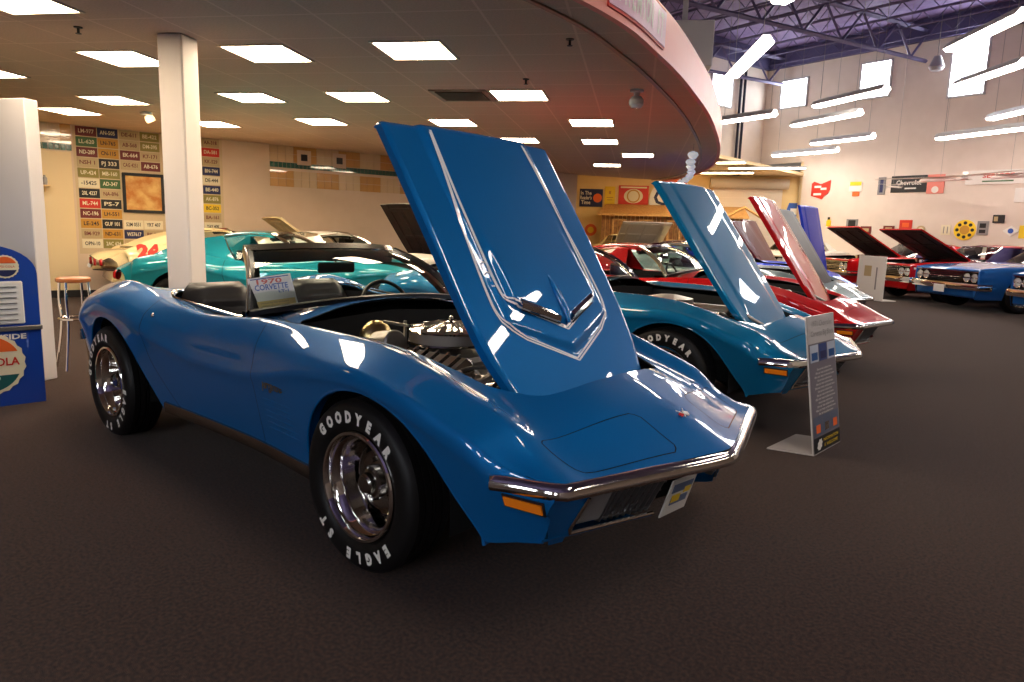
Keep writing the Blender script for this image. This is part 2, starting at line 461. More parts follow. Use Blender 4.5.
def wheel(parent, x, y, s, letters=None, rot=0., z=.335, sc=1., lod=0):
    """s=-1 right side of the car (outer face towards -y)"""
    t = part('wheel', 'tire', wheel_tire, rubber, parent)
    T = Matrix.Translation((x, y, z)) @ (Matrix.Rotation(R(90), 4, 'X') if s < 0 else Matrix.Rotation(R(-90), 4, 'X')) @ Matrix.Rotation(rot, 4, 'Z') @ Matrix.Scale(sc, 4)
    t.matrix_local = T
    part('rim', 'rim', wheel_rim, chrome, t); d_ = part('wheel_centre', 'disc', wheel_disc, dchrome, t); d_.location.z = -.022
    c_ = part('hub_cap', 'cap', wheel_cap, dchrome, t); c_.location.z = -.018; c_.scale = (1.1, 1.1, 1.15)
    if lod == 0:
        mb = MB(); mb.lathe([(.13, -.05), (.0, -.05)], 24); b = part('brake_backing', 'brk', lambda: mb.mesh('brk'), black, t)
    if letters: part('raised_lettering', 'let'+letters[0][0], lambda: ring_text(letters), white_letter, t)
    return t

def hood_surface(s, y):
    """height of the hood skin above its plane at distance s from the hinge, cross position y"""
    ay = abs(y)
    s = s-.07
    base = .012*(1-(ay/.60)**2)+.006*math.sin(PI*min(max(s/1.25, 0), 1))
    # raised centre dome, V ended
    front = .12+.33*ay if True else 0
    edge = .30+.30*(1-0)*0
    wy_ = .335 if s < 1.0 else .335
    k = float(sstep(.353, .333, np.array(ay)))
    fr = float(sstep(.0, .035, np.array(s-(.150+.42*ay))))
    rise = .014*k*fr
    # second step: the scoop deck, its front is the stepped V with the two grille inserts
    f2 = float(sstep(0, .02, np.array(s-(.275+.40*ay))))
    k2 = float(sstep(.30, .27, np.array(ay)))
    sink = float(sstep(.85, .42, np.array(s)))
    rise += .024*f2*k2*sink
    return base+rise
def hood_halfwidth(s):
    return float(pchip([0, .06, .12, .32, .67, 1.34], [.36, .43, .455, .508, .528, .535], np.array(s)))
def hood_skin(style=0):
    mb = MB(); ns, ny = 90, 72
    G = []
    for i in range(ns+1):
        s = 1.345*(i/ns)**1.0; hw = hood_halfwidth(s); row = []
        for j in range(ny+1):
            y = -hw+2*hw*j/ny; fr = .06*(abs(y)/.5)**2 if i == 0 else 0
            hgt = hood_surface(s, y) if style == 0 else (.014*(1-(y/.6)**2)+.008*float(sstep(.36, .30, np.array(abs(y))))*float(sstep(.1, .3, np.array(s))))
            # roll the edges down
            e = max(0, abs(y)-(hw-.012))/.012; hgt -= .010*e*e
            if s > 1.325: hgt -= .012*((s-1.325)/.02)**2
            row.append((s, y, hgt))
        G.append(row)
    mb.grid(G)
    G2 = [[(p[0], p[1], min(p[2], .03)-.032) for p in row] for row in G]
    mb.slot(1).grid(G2, flip=True)
    mb.slot(0)
    # rim joining both skins
    def strip(a, b):
        n = len(a); V = a+b; mb.add(V, [(k, k+1, n+k+1, n+k) for k in range(n-1)])
    strip(G[0], G2[0]); strip(G[-1], G2[-1]); strip([r[0] for r in G], [r[0] for r in G2]); strip([r[-1] for r in G], [r[-1] for r in G2])
    mb.slot(1)
    # underside ribs
    for y in (-.34, 0, .34): mb.box((.68, y, -.012), (1.1, .07, .03), bev=.01)
    for s in (.2, .65, 1.22): mb.box((s, 0, -.014), (.06, .8, .03), bev=.01)
    return mb.mesh('hood', True, 40)
HB = []
def hood_z(s, y):
    if not HB:
        me = cached('hood0', lambda: hood_skin(0)); vs_ = [tuple(v.co) for v in me.vertices]; fs_ = [tuple(p.vertices) for p in me.polygons]; HB.append(BVHTree.FromPolygons(vs_, fs_))
    h = HB[0].ray_cast(Vector((s, y, 1)), Vector((0, 0, -1)))
    return h[0].z if h[0] is not None else hood_surface(s, y)
def hood_line(pts, w=.009, up=.0022, m=None):
    """flat painted pin-stripe riding on the hood skin"""
    mb = MB(); V = []
    D = []
    for a, b in zip(pts, pts[1:]):
        n = max(2, int(math.dist(a, b)/.012))
        for k in range(n): D.append((a[0]+(b[0]-a[0])*k/n, a[1]+(b[1]-a[1])*k/n))
    D.append(pts[-1])
    for i, p in enumerate(D):
        q0 = D[max(i-1, 0)]; q1 = D[min(i+1, len(D)-1)]; t = Vector((q1[0]-q0[0], q1[1]-q0[1])).normalized(); nn = Vector((-t.y, t.x))*w/2
        for sg in (-1, 1):
            s, y = p[0]+nn.x*sg, p[1]+nn.y*sg; V.append((s, y, max(hood_z(s, y), hood_z(p[0], p[1]))+up))
    n = len(D); mb.add(V, [(2*i, 2*i+1, 2*i+3, 2*i+2) for i in range(n-1)]); return mb
def stripe_paths():
    out = []
    for sg in (-1, 1):
        outer = [(1.215, .305), (.9, .338), (.6, .365), (.42, .375), (.345, .368), (.29, .34), (.225, .26), (.165, .13), (.100, 0)]
        inner = [(1.215, .300), (.9, .318), (.6, .322), (.46, .318), (.40, .30), (.345, .22), (.29, .11), (.240, 0)]
        for path in (outer, inner):
            P = crom(np.array(path[:-2]), 6).tolist()+[list(path[-1])]
            out.append([(p[0]+.07+(.02 if path is inner or True else 0), p[1]*sg) for p in P])
    return out
def stripes_mesh():
    mb = MB()
    for p in stripe_paths():
        for dw in (-.006, .006):
            q = []
            for a in p: q.append((a[0]-dw*.9, a[1]+(dw if a[1] > 0 else -dw)*.5))
            h = hood_line(q, .0082); mb.add(h.v, h.f)
    return mb.mesh('stripes', True)

def windshield_parts(root, lod=0):
    # frame: base curve and header
    n = 16; base = []; head = []
    for i in range(n+1):
        t = -1+2*i/n
        base.append(Vector((-.90-.14*abs(t)**2.2, .70*t, .942-.055*abs(t)**2.2)))
        head.append(Vector((-1.37-.07*abs(t)**3, .495*t, 1.188-.018*abs(t)**2.5)))
    mbg = MB(); rows = []
    for k in range(9):
        u = k/8; row = []
        for b, h in zip(base, head):
            p = b.lerp(h, u); p = p+Vector((.03, 0, .035))*math.sin(PI*u); row.append(p)
        rows.append(row)
    mbg.grid(rows)
    g = part('windshield', 'wsg', lambda: mbg.mesh('wsg'), glass, root)
    L = [r[0] for r in rows]; Rr = [r[-1] for r in rows]
    if lod:
        for e, sg in ((L, -1), (Rr, 1)):
            mb = MB(); path = [(p, Vector((.35, sg*.94, 0)), Vector((.6, 0, .8))) for p in e]
            mb.sweep(path, [(-.022, -.02), (.012, -.026), (.020, 0), (.012, .020), (-.022, .016)])
            part('windshield_pillar', 'wsp%d' % sg, lambda: mb.mesh('wsp'), chrome, root)
    if not lod:
        for e, sg, nm in ((L, -1, 'a'), (Rr, 1, 'b')):
            m1 = MB(); path = [(p, Vector((.35, sg*.94, 0)), Vector((.6, 0, .8))) for p in e]
            m1.sweep(path, [(-.002, -.02), (.014, -.026), (.022, 0), (.014, .020), (-.002, .016)])
            m2 = MB(); m2.sweep(path, [(-.075, -.018), (-.002, -.021), (-.002, .015), (-.068, .010)])
            pl = link('windshield_pillar', m1.mesh('wsp'+nm), dchrome, root)
            link('weatherstrip', m2.mesh('wss'+nm), sblack, pl)
    mh = MB(); P = rows[-1]
    mh.sweep([(p, Vector((1, 0, -.4)), Vector((.3, 0, 1))) for p in P], [(-.030, -.012), (.016, -.012), (.020, .006), (-.026, .016)])
    part('windshield_header', 'wsh', lambda: mh.mesh('wsh'), dchrome, root)
    mi = MB(); mi.sweep([(p-Vector((.012, 0, .022)), Vector((1, 0, -.5)), Vector((.3, 0, 1))) for p in P], [(-.02, -.040), (.02, -.044), (.014, .012), (-.02, .014)])
    part('header_trim', 'wst', lambda: mi.mesh('wst'), sblack, root)
    mbb = MB(); mbb.sweep([(p+Vector((.006, 0, 0)), Vector((1, 0, 0)), Vector((0, 0, 1))) for p in base], [(-.015, -.012), (.015, -.014), (.015, .010), (-.012, .014)])
    part('windshield_base_trim', 'wsb', lambda: mbb.mesh('wsb'), sblack, root)

def seat_mesh():
    mb = MB()
    # cushion and tall rounded back, pleated
    def pad(c, w, h, d, T, pleats=5):
        n = 30; m = 10; G = []
        for i in range(n+1):
            u = i/n; row = []
            for j in range(m+1):
                v = -1+2*j/m
                ww = w/2*(1-.10*u**3-.28*u**10); yy = v*ww
                puff = d*(1-abs(v)**4)*(1-(2*u-1)**8)*(1+.0)+.012*abs(math.sin(PI*pleats*u))*(1 if abs(v) < .7 else 0)
                row.append(T @ Vector((puff, yy, h*u)))
            G.append(row)
        mb.grid(G)
        G2 = [[T @ Vector((-.05*(1-abs(-1+2*j/m)**6)*(1-(2*i/n-1)**8), (-1+2*j/m)*w/2*(1-.10*(i/n)**3-.28*(i/n)**10), h*i/n)) for j in range(m+1)] for i in range(n+1)]
        mb.grid(G2, flip=True)
    pad(None, .50, .62, .07, Matrix.Translation((-.10, 0, .20)) @ Matrix.Rotation(R(-18), 4, 'Y'), 7)
    pad(None, .50, .50, .07, Matrix.Translation((-.10, 0, .22)) @ Matrix.Rotation(R(82), 4, 'Y') @ Matrix.Scale(-1, 4, (1, 0, 0)), 5)
    mb.box((.12, 0, .10), (.46, .46, .16), bev=.03)
    return mb.mesh('seat', True, 50)

def engine(root):
    # bay lining
    mb = MB()
    P = [(.54, -.40), (.2, -.55), (-.86, -.60), (-.86, .60), (.2, .55), (.54, .40)]
    n = len(P)
    zt = [.66, .78, .84, .84, .78, .66]
    V = [(p[0], p[1], z-.01) for p, z in zip(P, zt)]+[(p[0]*.97, p[1]*.92, .30) for p in P]
    mb.add(V, [(i, n+i, n+(i+1) % n, (i+1) % n) for i in range(n)]+[tuple(range(n, 2*n))])
    link('engine_bay', mb.mesh('bay'), black, root)
    e = MB()
    e.box((-.28, 0, .52), (.62, .34, .30), bev=.03); e.box((.08, 0, .50), (.10, .40, .34), bev=.02)
    e.lathe([(0, .06), (.09, .06), (.1, .04), (.1, -.02)], 24, Matrix.Translation((.16, 0, .55)) @ Matrix.Rotation(R(90), 4, 'Y'))
    e.box((-.30, 0, .69), (.34, .22, .07), bev=.02)
    eng = link('engine_block', e.mesh('eng'), alu, root)
    for s in (-1, 1):
        v = MB(); v.box((-.28, 0, 0), (.56, .13, .09), Matrix.Translation((0, .26*s, .70)) @ Matrix.Rotation(R(-28*s), 4, 'X'), bev=.025)
        for k in range(7): v.box((-.49+.07*k, 0, .048), (.012, .10, .012), Matrix.Translation((0, .26*s, .70)) @ Matrix.Rotation(R(-28*s), 4, 'X'))
        link('valve_cover', v.mesh('vc'), chrome, root)
    # air cleaner : finned chrome lid over a mesh filter ring
    f = MB(); T = Matrix.Translation((-.40, .02, .755))
    f.lathe([(.0, 0), (.205, 0), (.212, .004), (.212, .012)], 48, T); base = link('air_cleaner', f.mesh('acb'), dchrome, root)
    f = MB(); T = Matrix.Translation((-.40, .02, .767)); nn = 96; V = []; F = []
    for i in range(nn):
        a = 2*PI*i/nn; k = .0022 if i % 2 else 0
        for z in (0, .058): V.append(((.205-k)*math.cos(a), (.205-k)*math.sin(a), z))
    F = [(2*i, (2*i+2) % (2*nn), (2*i+3) % (2*nn), 2*i+1) for i in range(nn)]; f.add(V, F, T)
    link('filter_element', f.mesh('acf'), mat('filter_mesh', (.22, .19, .17), .5, .6, bump=(400, .6, .003)), base)
    f = MB(); T = Matrix.Translation((-.40, .02, .825)); V = []; F = []; nn = 72
    prof = [(.212, -.008), (.215, .0), (.205, .006), (.150, .014), (.09, .028), (.045, .038), (.0, .040)]
    for i in range(nn):
        a = 2*PI*i/nn; rib = .006 if i % 6 == 0 else 0
        for q, (r, z) in enumerate(prof): V.append((r*math.cos(a), r*math.sin(a), z+(rib if 2 <= q <= 4 else 0)))
    m = len(prof)
    F = [(i*m+q, ((i+1) % nn)*m+q, ((i+1) % nn)*m+q+1, i*m+q+1) for i in range(nn) for q in range(m-1)]; f.add(V, F, T)
    f.lathe([(.0, .065), (.010, .062), (.012, .05), (.006, .038)], 12, T)
    link('air_cleaner_lid', f.mesh('acl', ang=25), chrome, base)
    # brake booster + master cylinder on the firewall (driver side)
    b = MB(); T = Matrix.Translation((-.62, -.26, .775)) @ Matrix.Rotation(R(90), 4, 'Y')
    b.lathe([(.0, -.05), (.075, -.05), (.088, -.03), (.088, 0), (.07, .03), (.035, .06), (.03, .10), (.0, .10)], 32, T)
    link('vacuum_canister', b.mesh('boost'), gold, root)
    b = MB(); b.lathe([(.0, .07), (.06, .07), (.068, .06), (.068, -.06), (.0, -.06)], 28, Matrix.Translation((-.46, -.33, .77)) @ Matrix.Rotation(R(80), 4, 'Y'))
    b.box((-.44, -.24, .81), (.012, .012, .14)); b.box((-.47, -.27, .865), (.18, .012, .012))
    link('alternator', b.mesh('alt'), alu, root)
    # hoses, belts and clutter
    rnd = random.Random(3)
    for k in range(9):
        h = MB(); x0 = rnd.uniform(-.7, -.1); y0 = rnd.uniform(-.48, .0); pts = []
        for q in range(9):
            pts.append((x0+.05*q*rnd.choice((1, .6)), y0+.10*math.sin(q*.7+k), .62+.07*math.sin(q*.5+k*1.3)+.01*k/2))
        h.tube([tuple(v) for v in crom(np.array(pts), 3)], rnd.choice((.009, .014, .02)), 8)
        link('engine_hose', h.mesh('hose'), [rubber, alu, greymetal][k % 3], root)
    rnd = random.Random(5)
    for k in range(8):
        h = MB(); x = -.05+.09*(k % 4)+rnd.uniform(-.02, .02); y = -.20-.12*(k//4); rr = rnd.uniform(.03, .055)
        h.lathe([(0, .05), (rr*.5, .05), (rr*.6, .03), (rr, .025), (rr, -.02), (rr*.7, -.03)], 14, Matrix.Translation((x, y, .62+rnd.uniform(-.03, .05))) @ Matrix.Rotation(rnd.uniform(0, 1.5), 4, 'Y'))
        link('engine_accessory', h.mesh('acc'), [alu, greymetal, chrome, dchrome][k % 4], root)
    # fan shroud / radiator
    h = MB(); h.box((.42, 0, .56), (.06, .72, .26), bev=.015); link('radiator', h.mesh('rad'), black, root)

def front_end(root, lod=0, platefn=None):
    """bumper, grille, lamps; everything is laid out unshifted, then swept back"""
    def SH(x, y): return x+float(vshift(np.array([x]), np.array([y]))[0])
    def bumper():
        mb = MB(); path = []
        ys = np.concatenate([np.linspace(-.735, .735, 61)])
        pts = []
        # wrap on the flank, then the V, then the other flank
        wrap = [(.80, -.809), (.82, -.806), (.86, -.798), (.92, -.782), (.975, -.766), (1.02, -.752), (1.06, -.735)]
        for x, y in wrap: pts.append((x, y))
        for y in ys[1:-1]: pts.append((1.088, y))
        for x, y in wrap[::-1]: pts.append((x, -y))
        C = [Vector((SH(x, y), y, .525)) for x, y in pts]
        for i, p in enumerate(C):
            a = C[max(i-1, 0)]; b = C[min(i+1, len(C)-1)]; t = (b-a).normalized(); sd = Vector((t.y, -t.x, 0))   # outward
            k = 1 if 0 < i < len(C)-1 else .35
            path.append((p, sd*k, Vector((0, 0, 1))*(.8+.2*k)))
        mb.sweep(path, [(-.014, .024), (.002, .026), (.014, .020), (.024, .006), (.026, -.010), (.014, -.024), (-.012, -.026)])
        return mb.mesh('bumper', True, 40)
    part('front_bumper', 'bumper', bumper, chrome, root)
    # fascia behind/below
    def xf(z): return 1.08-(.50-z)*.56
    def fascia(s=1):
        mb = MB()
        if True:       # body-coloured corner between side and grille
            G = []
            for z in np.linspace(.50, .30, 6):
                G.append([(SH(xf(z)-.004, y*s), y*s, z) for y in np.linspace(.60, .655+.088*min(1, (z-.30)/.16), 5)])
            mb.grid(G, flip=s > 0)
        # lower valance
        G = []
        for z, dx in ((.335, 0), (.325, .004), (.315, -.02), (.30, -.08), (.29, -.20)):
            G.append([(SH(xf(z)+dx, y), y, z) for y in np.linspace(-.70, .70, 41)])
        mb.grid([r[:14] if s < 0 else r[27:] for r in G])
        return mb.mesh('fascia', True, 60)
    for s in (-1, 1): part('lower_valance', 'fascia%d' % s, lambda: fascia(s), PAINT, root)
    def backing():
        mb = MB(); G = []
        for z in (.50, .42, .33): G.append([(SH(xf(z)-.11, y), y, z) for y in np.linspace(-.70, .70, 31)])
        mb.grid(G); return mb.mesh('backing')
    part('grille_backing', 'gback', backing, lining, root)
    for s in (-1, 1):
        def eggcrate(s=s):
            mb = MB()
            z0, z1 = .345, .488
            for k in range(4):
                z = z0+(z1-z0)*(k+.5)/4
                P = [Vector((SH(xf(z)-.03, y*s), y*s, z)) for y in np.linspace(.255, .47, 12)]
                mb.sweep([(p, Vector((1, 0, 0)), Vector((0, 0, 1))) for p in P], [(-.02, -.0035), (.012, -.0035), (.012, .0035), (-.02, .0035)])
            for y in np.linspace(.26, .465, 9):
                mb.add([(SH(xf(z0), y*s)-.045, (y+.004)*s, z0), (SH(xf(z0), y*s)-.015, (y+.004)*s, z0), (SH(xf(z1), y*s)-.015, (y+.03)*s, z1), (SH(xf(z1), y*s)-.045, (y+.03)*s, z1),
                        (SH(xf(z0), y*s)-.045, (y-.003)*s, z0), (SH(xf(z0), y*s)-.015, (y-.003)*s, z0), (SH(xf(z1), y*s)-.015, (y+.023)*s, z1), (SH(xf(z1), y*s)-.045, (y+.023)*s, z1)],
                       [(0, 1, 2, 3), (7, 6, 5, 4), (1, 5, 6, 2), (0, 3, 7, 4)])
            return mb.mesh('egg', False)
        g = part('grille', 'egg%d' % s, eggcrate, mat('grille_metal', (.22, .21, .21), .3, .85), root)
        def gframe(s=s):
            mb = MB(); pts = []
            for y in np.linspace(.25, .60, 10): pts.append((SH(xf(.338), y*s)+.004, y*s, .338))
            for z in np.linspace(.36, .485, 5): pts.append((SH(xf(z), .61*s)+.004, (.612-.0)*s, z))
            mb.tube(pts, .007, 8)
            return mb.mesh('gframe')
        part('grille_trim', 'gfr%d' % s, gframe, chrome, g)
        def park(s=s):
            mb = MB(); G = []
            for z in np.linspace(.36, .485, 4): G.append([(SH(xf(z)-.018, y*s), y*s, z) for y in np.linspace(.475, .60, 6)])
            mb.grid(G); return mb.mesh('park')
        part('parking_lamp', 'park%d' % s, park, clear_lens, root)
        def marker(s=s, fr=False):
            mb = MB(); x0, x1 = .685, .818; z0, z1 = .448, .483
            e = .007 if fr else 0
            C = [side_at(x, z, s, .004) for x, z in ((x0-e, z0+.003-e), (x1+e, z0-e), (x1+e, z1-.003+e), (x0-e, z1+e))]
            C = [Vector(c) for c in C]; out = Vector((.25, s, 0)).normalized()
            d = .004 if fr else .010
            V = [c-out*.012 for c in C]+[c+out*d for c in C]
            mb.add(V, [(4, 5, 6, 7), (0, 1, 5, 4), (1, 2, 6, 5), (2, 3, 7, 6), (3, 0, 4, 7)]); return mb.mesh('mk')
        mk = part('side_marker_lamp', 'mk%d' % s, marker, amber, root)
        part('lamp_bezel', 'mkf%d' % s, lambda: marker(s, True), sblack, mk)
    return SH, xf

PAINT = blue
def coupe_roof(root, lod):
    # targa-style hardtop: roof panel, sail panels running down to the deck, side glass
    def roof():
        mb = MB(); G = []
        X = [(-1.40, 1.182, .525, 1.165), (-1.6, 1.215, .545, 1.185), (-1.85, 1.215, .555, 1.175), (-2.02, 1.19, .555, 1.15)]
        P = crom(np.array(X), 5)
        for x, zc, w, ze in P:
            row = []
            for j in range(17):
                t = -1+2*j/16; row.append((x, w*t, zc-(zc-ze)*abs(t)**2.5-(.03*(max(0, abs(t)-.88)/.12)**2)))
            G.append(row)
        mb.grid(G, flip=True); return mb.mesh('roof')
    part('roof', 'roof', roof, PAINT, root)
    for s in (-1, 1):
        def sail(s=s):
            mb = MB(); G = []
            A = [(-2.02, .555, 1.15), (-1.90, .62, .98), (-1.84, .68, .865)]       # front edge of buttress
            B = [(-2.95, .50, .86), (-2.90, .60, .855), (-2.80, .66, .87)]
            for k in range(13):
                u = k/12; row = []
                for a, b in zip(crom(np.array(A), 5), crom(np.array(B), 5)):
                    p = a*(1-u)+b*u; p = p.copy(); p[2] += .055*math.sin(PI*u)*(1 if a[2] > .9 else .3); row.append((p[0], p[1]*s, p[2]))
                G.append(row)
            mb.grid(G, flip=s < 0)
            G2 = [[(r[0][0], r[0][1], r[0][2]), (r[0][0], (abs(r[0][1])-.05)*s, .87)] for r in G]; mb.grid(G2, flip=s > 0)
            return mb.mesh('sail')
        part('sail_panel', 'sail%d' % s, sail, PAINT, root)
        def sg(s=s):
            mb = MB(); G = []
            for u in np.linspace(0, 1, 6):
                G.append([((-1.06-.36*v)*(1-u)+(-1.84-.17*v)*u, (.70-.16*v)*s, .885+.28*v) for v in np.linspace(0, 1, 6)])
            mb.grid(G); return mb.mesh('sg')
        part('side_window', 'sideg%d' % s, sg, glass, root)
        def sf(s=s):
            mb = MB(); mb.tube([(-1.42, .535*s, 1.17), (-1.7, .55*s, 1.18), (-2.0, .55*s, 1.145), (-1.93, .62*s, 1.0), (-1.84, .68*s, .875)], .010, 6); return mb.mesh('sf')
        part('window_trim', 'sidef%d' % s, sf, chrome, root)
    def rw():
        mb = MB(); G = []
        for u in np.linspace(0, 1, 6): G.append([(-2.02-.06*(1-u)-.0*abs(t), .50*t, .88+.30*u) for t in np.linspace(-1, 1, 9)])
        mb.grid(G); return mb.mesh('rw')
    part('rear_window', 'rw', rw, glass, root)
    def deck():
        V, F = vette_piece(lambda q: -f_top(q, [(-2.0, -.66), (-2.24, -.66), (-2.24, .66), (-2.0, .66)])); return mesh_from(V, F, 'deckfill')
    part('rear_deck', 'deckfill', deck, PAINT, root)

def sports_car(name, label, group, loc, rz, pm, hood_m=None, theta=56.4, coupe=False, lod=1, letters=None, number=None, hood_style=1, hood=True, under_m=None):
    global PAINT
    PAINT = pm
    root = thing(name, label, 'car', loc, rz, group)
    part('body', 'vb', lambda: mesh_from(*vette_body(), 'vb'), pm, root)
    for s, L in ((-1, LID_R), (1, LID_L)):
        part('headlight_door', 'lid%d' % s, lambda: mesh_from(*vette_piece(lambda q: -f_top(q, L)-G_), 'lid'), pm, root)
        d = part('door', 'door%d' % s, lambda: mesh_from(*vette_piece(lambda q: -f_door(q, s)-G_, (lambda q: f_top(q, PIT_P),)), 'door'), pm, root)
        if lod == 0:
            mb = MB(); p = side_at(-1.86, .80, s, .002); mb.lathe([(0, .006), (.008, .006), (.012, .003), (.013, 0)], 16, frame(p, (1, 0, 0), (0, -s*.3, 1)) if s < 0 else frame(p, (-1, 0, 0), (0, 0, 1)))
            link('door_lock', mb.mesh('lock'), chrome, d)
    # dark inner lining so panel gaps and lamp openings read black
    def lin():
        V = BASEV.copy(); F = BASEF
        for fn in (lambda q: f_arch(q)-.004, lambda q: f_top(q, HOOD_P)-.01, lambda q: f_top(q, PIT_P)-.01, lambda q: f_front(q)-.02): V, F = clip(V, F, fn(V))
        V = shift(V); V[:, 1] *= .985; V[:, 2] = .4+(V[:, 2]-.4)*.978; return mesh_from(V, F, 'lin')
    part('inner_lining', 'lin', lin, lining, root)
    for s in (-1, 1):
        for k, poly in ((0, ARCH_F), (1, ARCH_R)):
            def lip(s=s, poly=poly):
                mb = MB(); P = arc_lip(poly, s)
                mb.tube([p+Vector((0, -s*.006, 0)) for p in P], .0075, 8); 
                G = [[p+Vector((0, -s*.004, 0)), p+Vector((0, -s*.05, 0))] for p in P]; mb.grid(G); return mb.mesh('lip')
            part('wheel_arch_lip', 'lip%d%d' % (s, k), lip, pm, root)
            def well(s=s, poly=poly, k=k):
                mb = MB(); G = []
                P = [(min(max(p[0], (-.40, -2.84)[k]), (.46, -1.98)[k]), p[1]) for p in poly if p[1] > .26]
                for p in P: G.append([(p[0], y*s, p[1]+.012) for y in (.80, .6, .45)])
                mb.grid(G); mb.add([(p[0], .45*s, p[1]+.012) for p in P], [tuple(range(len(P)))])
                return mb.mesh('well')
            part('wheel_well', 'well%d%d' % (s, k), well, lining, root)
    front_end(root, lod)
    for k, (x, y, s) in enumerate(((-.01, -.747, -1), (-2.475, -.752, -1), (-.01, .747, 1), (-2.475, .752, 1))):
        if lod > 0 and s > 0 and False: continue
        wheel(root, x, y, s, letters if s < 0 or lod == 0 else None, rot=(.0, .7, .4, 1.0)[k], lod=lod)
    windshield_parts(root, lod)
    # cabin
    def tub():
        mb = MB()
        P = rounded(PIT_P, .02, 1)*[1, .985]
        n = len(P); V = [(p[0], p[1], .86 if abs(p[1]) > .5 else .872) for p in P]+[(p[0], p[1]*.97, .22) for p in P]
        mb.add(V, [(i, (i+1) % n, n+(i+1) % n, n+i) for i in range(n)]+[tuple(range(n, 2*n))])
        mb.box((-1.5, 0, .33), (.9, .20, .22), bev=.03)
        return mb.mesh('tub')
    part('cabin_tub', 'tub', tub, sblack, root)
    if not coupe:
        def ct_():
            mb = MB(); P = [p for p in PIT_P if p[0] < -1.15]; k0 = max(range(len(P)), key=lambda i: math.dist(P[i], P[(i+1) % len(P)])); P = P[k0+1:]+P[:k0+1]
            mb.tube([top_at(p[0]*1.004-.004, p[1]*1.02, .003) for p in P], .0075, 8); return mb.mesh('ct')
        part('cockpit_trim', 'ct', ct_, chrome, root)
    def dash():
        mb = MB(); G = []
        for y in np.linspace(-.66, .66, 15):
            e = abs(y)/.66; x0 = -.86-.17*e**2.2
            G.append([(x0-.05, y, .925-.045*e), (-1.10-.02*e, y, .915-.03*e), (-1.18, y, .88), (-1.20, y, .78), (-1.14, y, .62)])
        mb.grid(G); return mb.mesh('dash')
    part('dashboard', 'dash', dash, vinyl, root)
    for s in (-1, 1):
        st = part('seat', 'seat', seat_mesh, vinyl, root); st.location = (-1.80, .35*s, .16)
    def sw():
        mb = MB(); T = frame((-1.33, .37, .80), (0, 1, 0), (-.35, 0, .94)); n = 40
        mb.tube([T @ Vector((.19*math.cos(2*PI*k/n), .19*math.sin(2*PI*k/n), 0)) for k in range(n)], .012, 8, closed=True)
        for a in (.2, PI-.2, -PI/2): mb.tube([T @ Vector((.185*math.cos(a), .185*math.sin(a), 0)), T @ Vector((.03*math.cos(a), .03*math.sin(a), -.03))], .008, 6)
        mb.lathe([(0, -.02), (.045, -.025), (.05, -.05), (.03, -.12), (.03, -.28)], 20, T); return mb.mesh('sw')
    part('steering_wheel', 'sw', sw, sblack, root)
    def mirror():
        mb = MB(); mb.box((-1.33, 0, 1.075), (.022, .25, .060), bev=.01); mb.tube([(-1.33, 0, 1.09), (-1.36, 0, 1.16)], .006, 6); return mb.mesh('mir')
    part('rear_view_mirror', 'mir', mirror, sblack, root)
    # rockers
    for s in (-1, 1):
        def rocker(s=s):
            mb = MB(); P = [side_at(x, .29, s, .004) for x in np.linspace(-1.84, -.36, 24)]
            mb.sweep([(p, Vector((0, s, 0)), Vector((0, 0, 1))) for p in P], [(-.01, -.034), (.008, -.03), (.016, .005), (.012, .026), (-.008, .032)]); return mb.mesh('rock')
        part('rocker_moulding', 'rock%d' % s, rocker, dchrome, root)
    # side vents on the front fender
    for s in (-1, 1):
        def vent(s=s):
            mb = MB()
            for k in range(6):
                z = .415+.027*k; P = [side_at(x, z+.012*(x+.55)*-.3, s, -.001) for x in np.linspace(-.72+.0*k, -.43-.008*k, 8)]
                mb.tube(P, [.0015]+[.0042]*6+[.0015], 6)
            return mb.mesh('vent')
        part('fender_vent', 'vent%d' % s, vent, pm, root)
        if lod == 0:
            mb = MB(); p = side_at(-.60, .625, s, .003); T = frame(p, (-s*-1, 0, 0) if s < 0 else (-1, 0, 0), (0, .25*-s, 1))
            put_text(mb, 'Stingray', .052, T, bold=.001)
            link('fender_script', mb.mesh('scr', False), dchrome, root)
            mb = MB(); mb.lathe([(0, .004), (.012, .004), (.014, 0)], 16, frame(side_at(-.765, .885, s, .002), (1, 0, 0), (0, 0, 1)))
    # tail: closing panel, bumper ends
    def tail():
        mb = MB(); j = shift(SURF[0]); c = j.mean(0); V = list(j)+[c]; n = len(j); mb.add(V, [(k, k+1, n) for k in range(n-1)]+[(n-1, 0, n)]); return mb.mesh('tail', True, 60)
    part('tail_panel', 'tail', tail, pm, root)
    for s in (-1, 1):
        def rb(s=s):
            mb = MB(); P = [(-3.10, .80), (-3.2, .775), (-3.3, .72), (-3.37, .62), (-3.42, .48), (-3.44, .34)]
            P = crom(np.array(P), 4); path = []
            for i, p in enumerate(P):
                q0 = P[max(i-1, 0)]; q1 = P[min(i+1, len(P)-1)]; t = Vector((q1[0]-q0[0], (q1[1]-q0[1])*s, 0)).normalized(); sd = Vector((t.y, -t.x, 0))*(-s)
                x = p[0]+float(vshift(np.array([p[0]]), np.array([p[1]]))[0])*.8; path.append((Vector((x, p[1]*s, .56)), sd*-1 if sd.x > .3 else sd, Vector((0, 0, 1))))
            mb.sweep(path, [(-.02, -.035), (.01, -.035), (.025, -.012), (.025, .012), (.01, .035), (-.02, .035)]); return mb.mesh('rb')
        part('rear_bumper', 'rb%d' % s, rb, chrome, root)
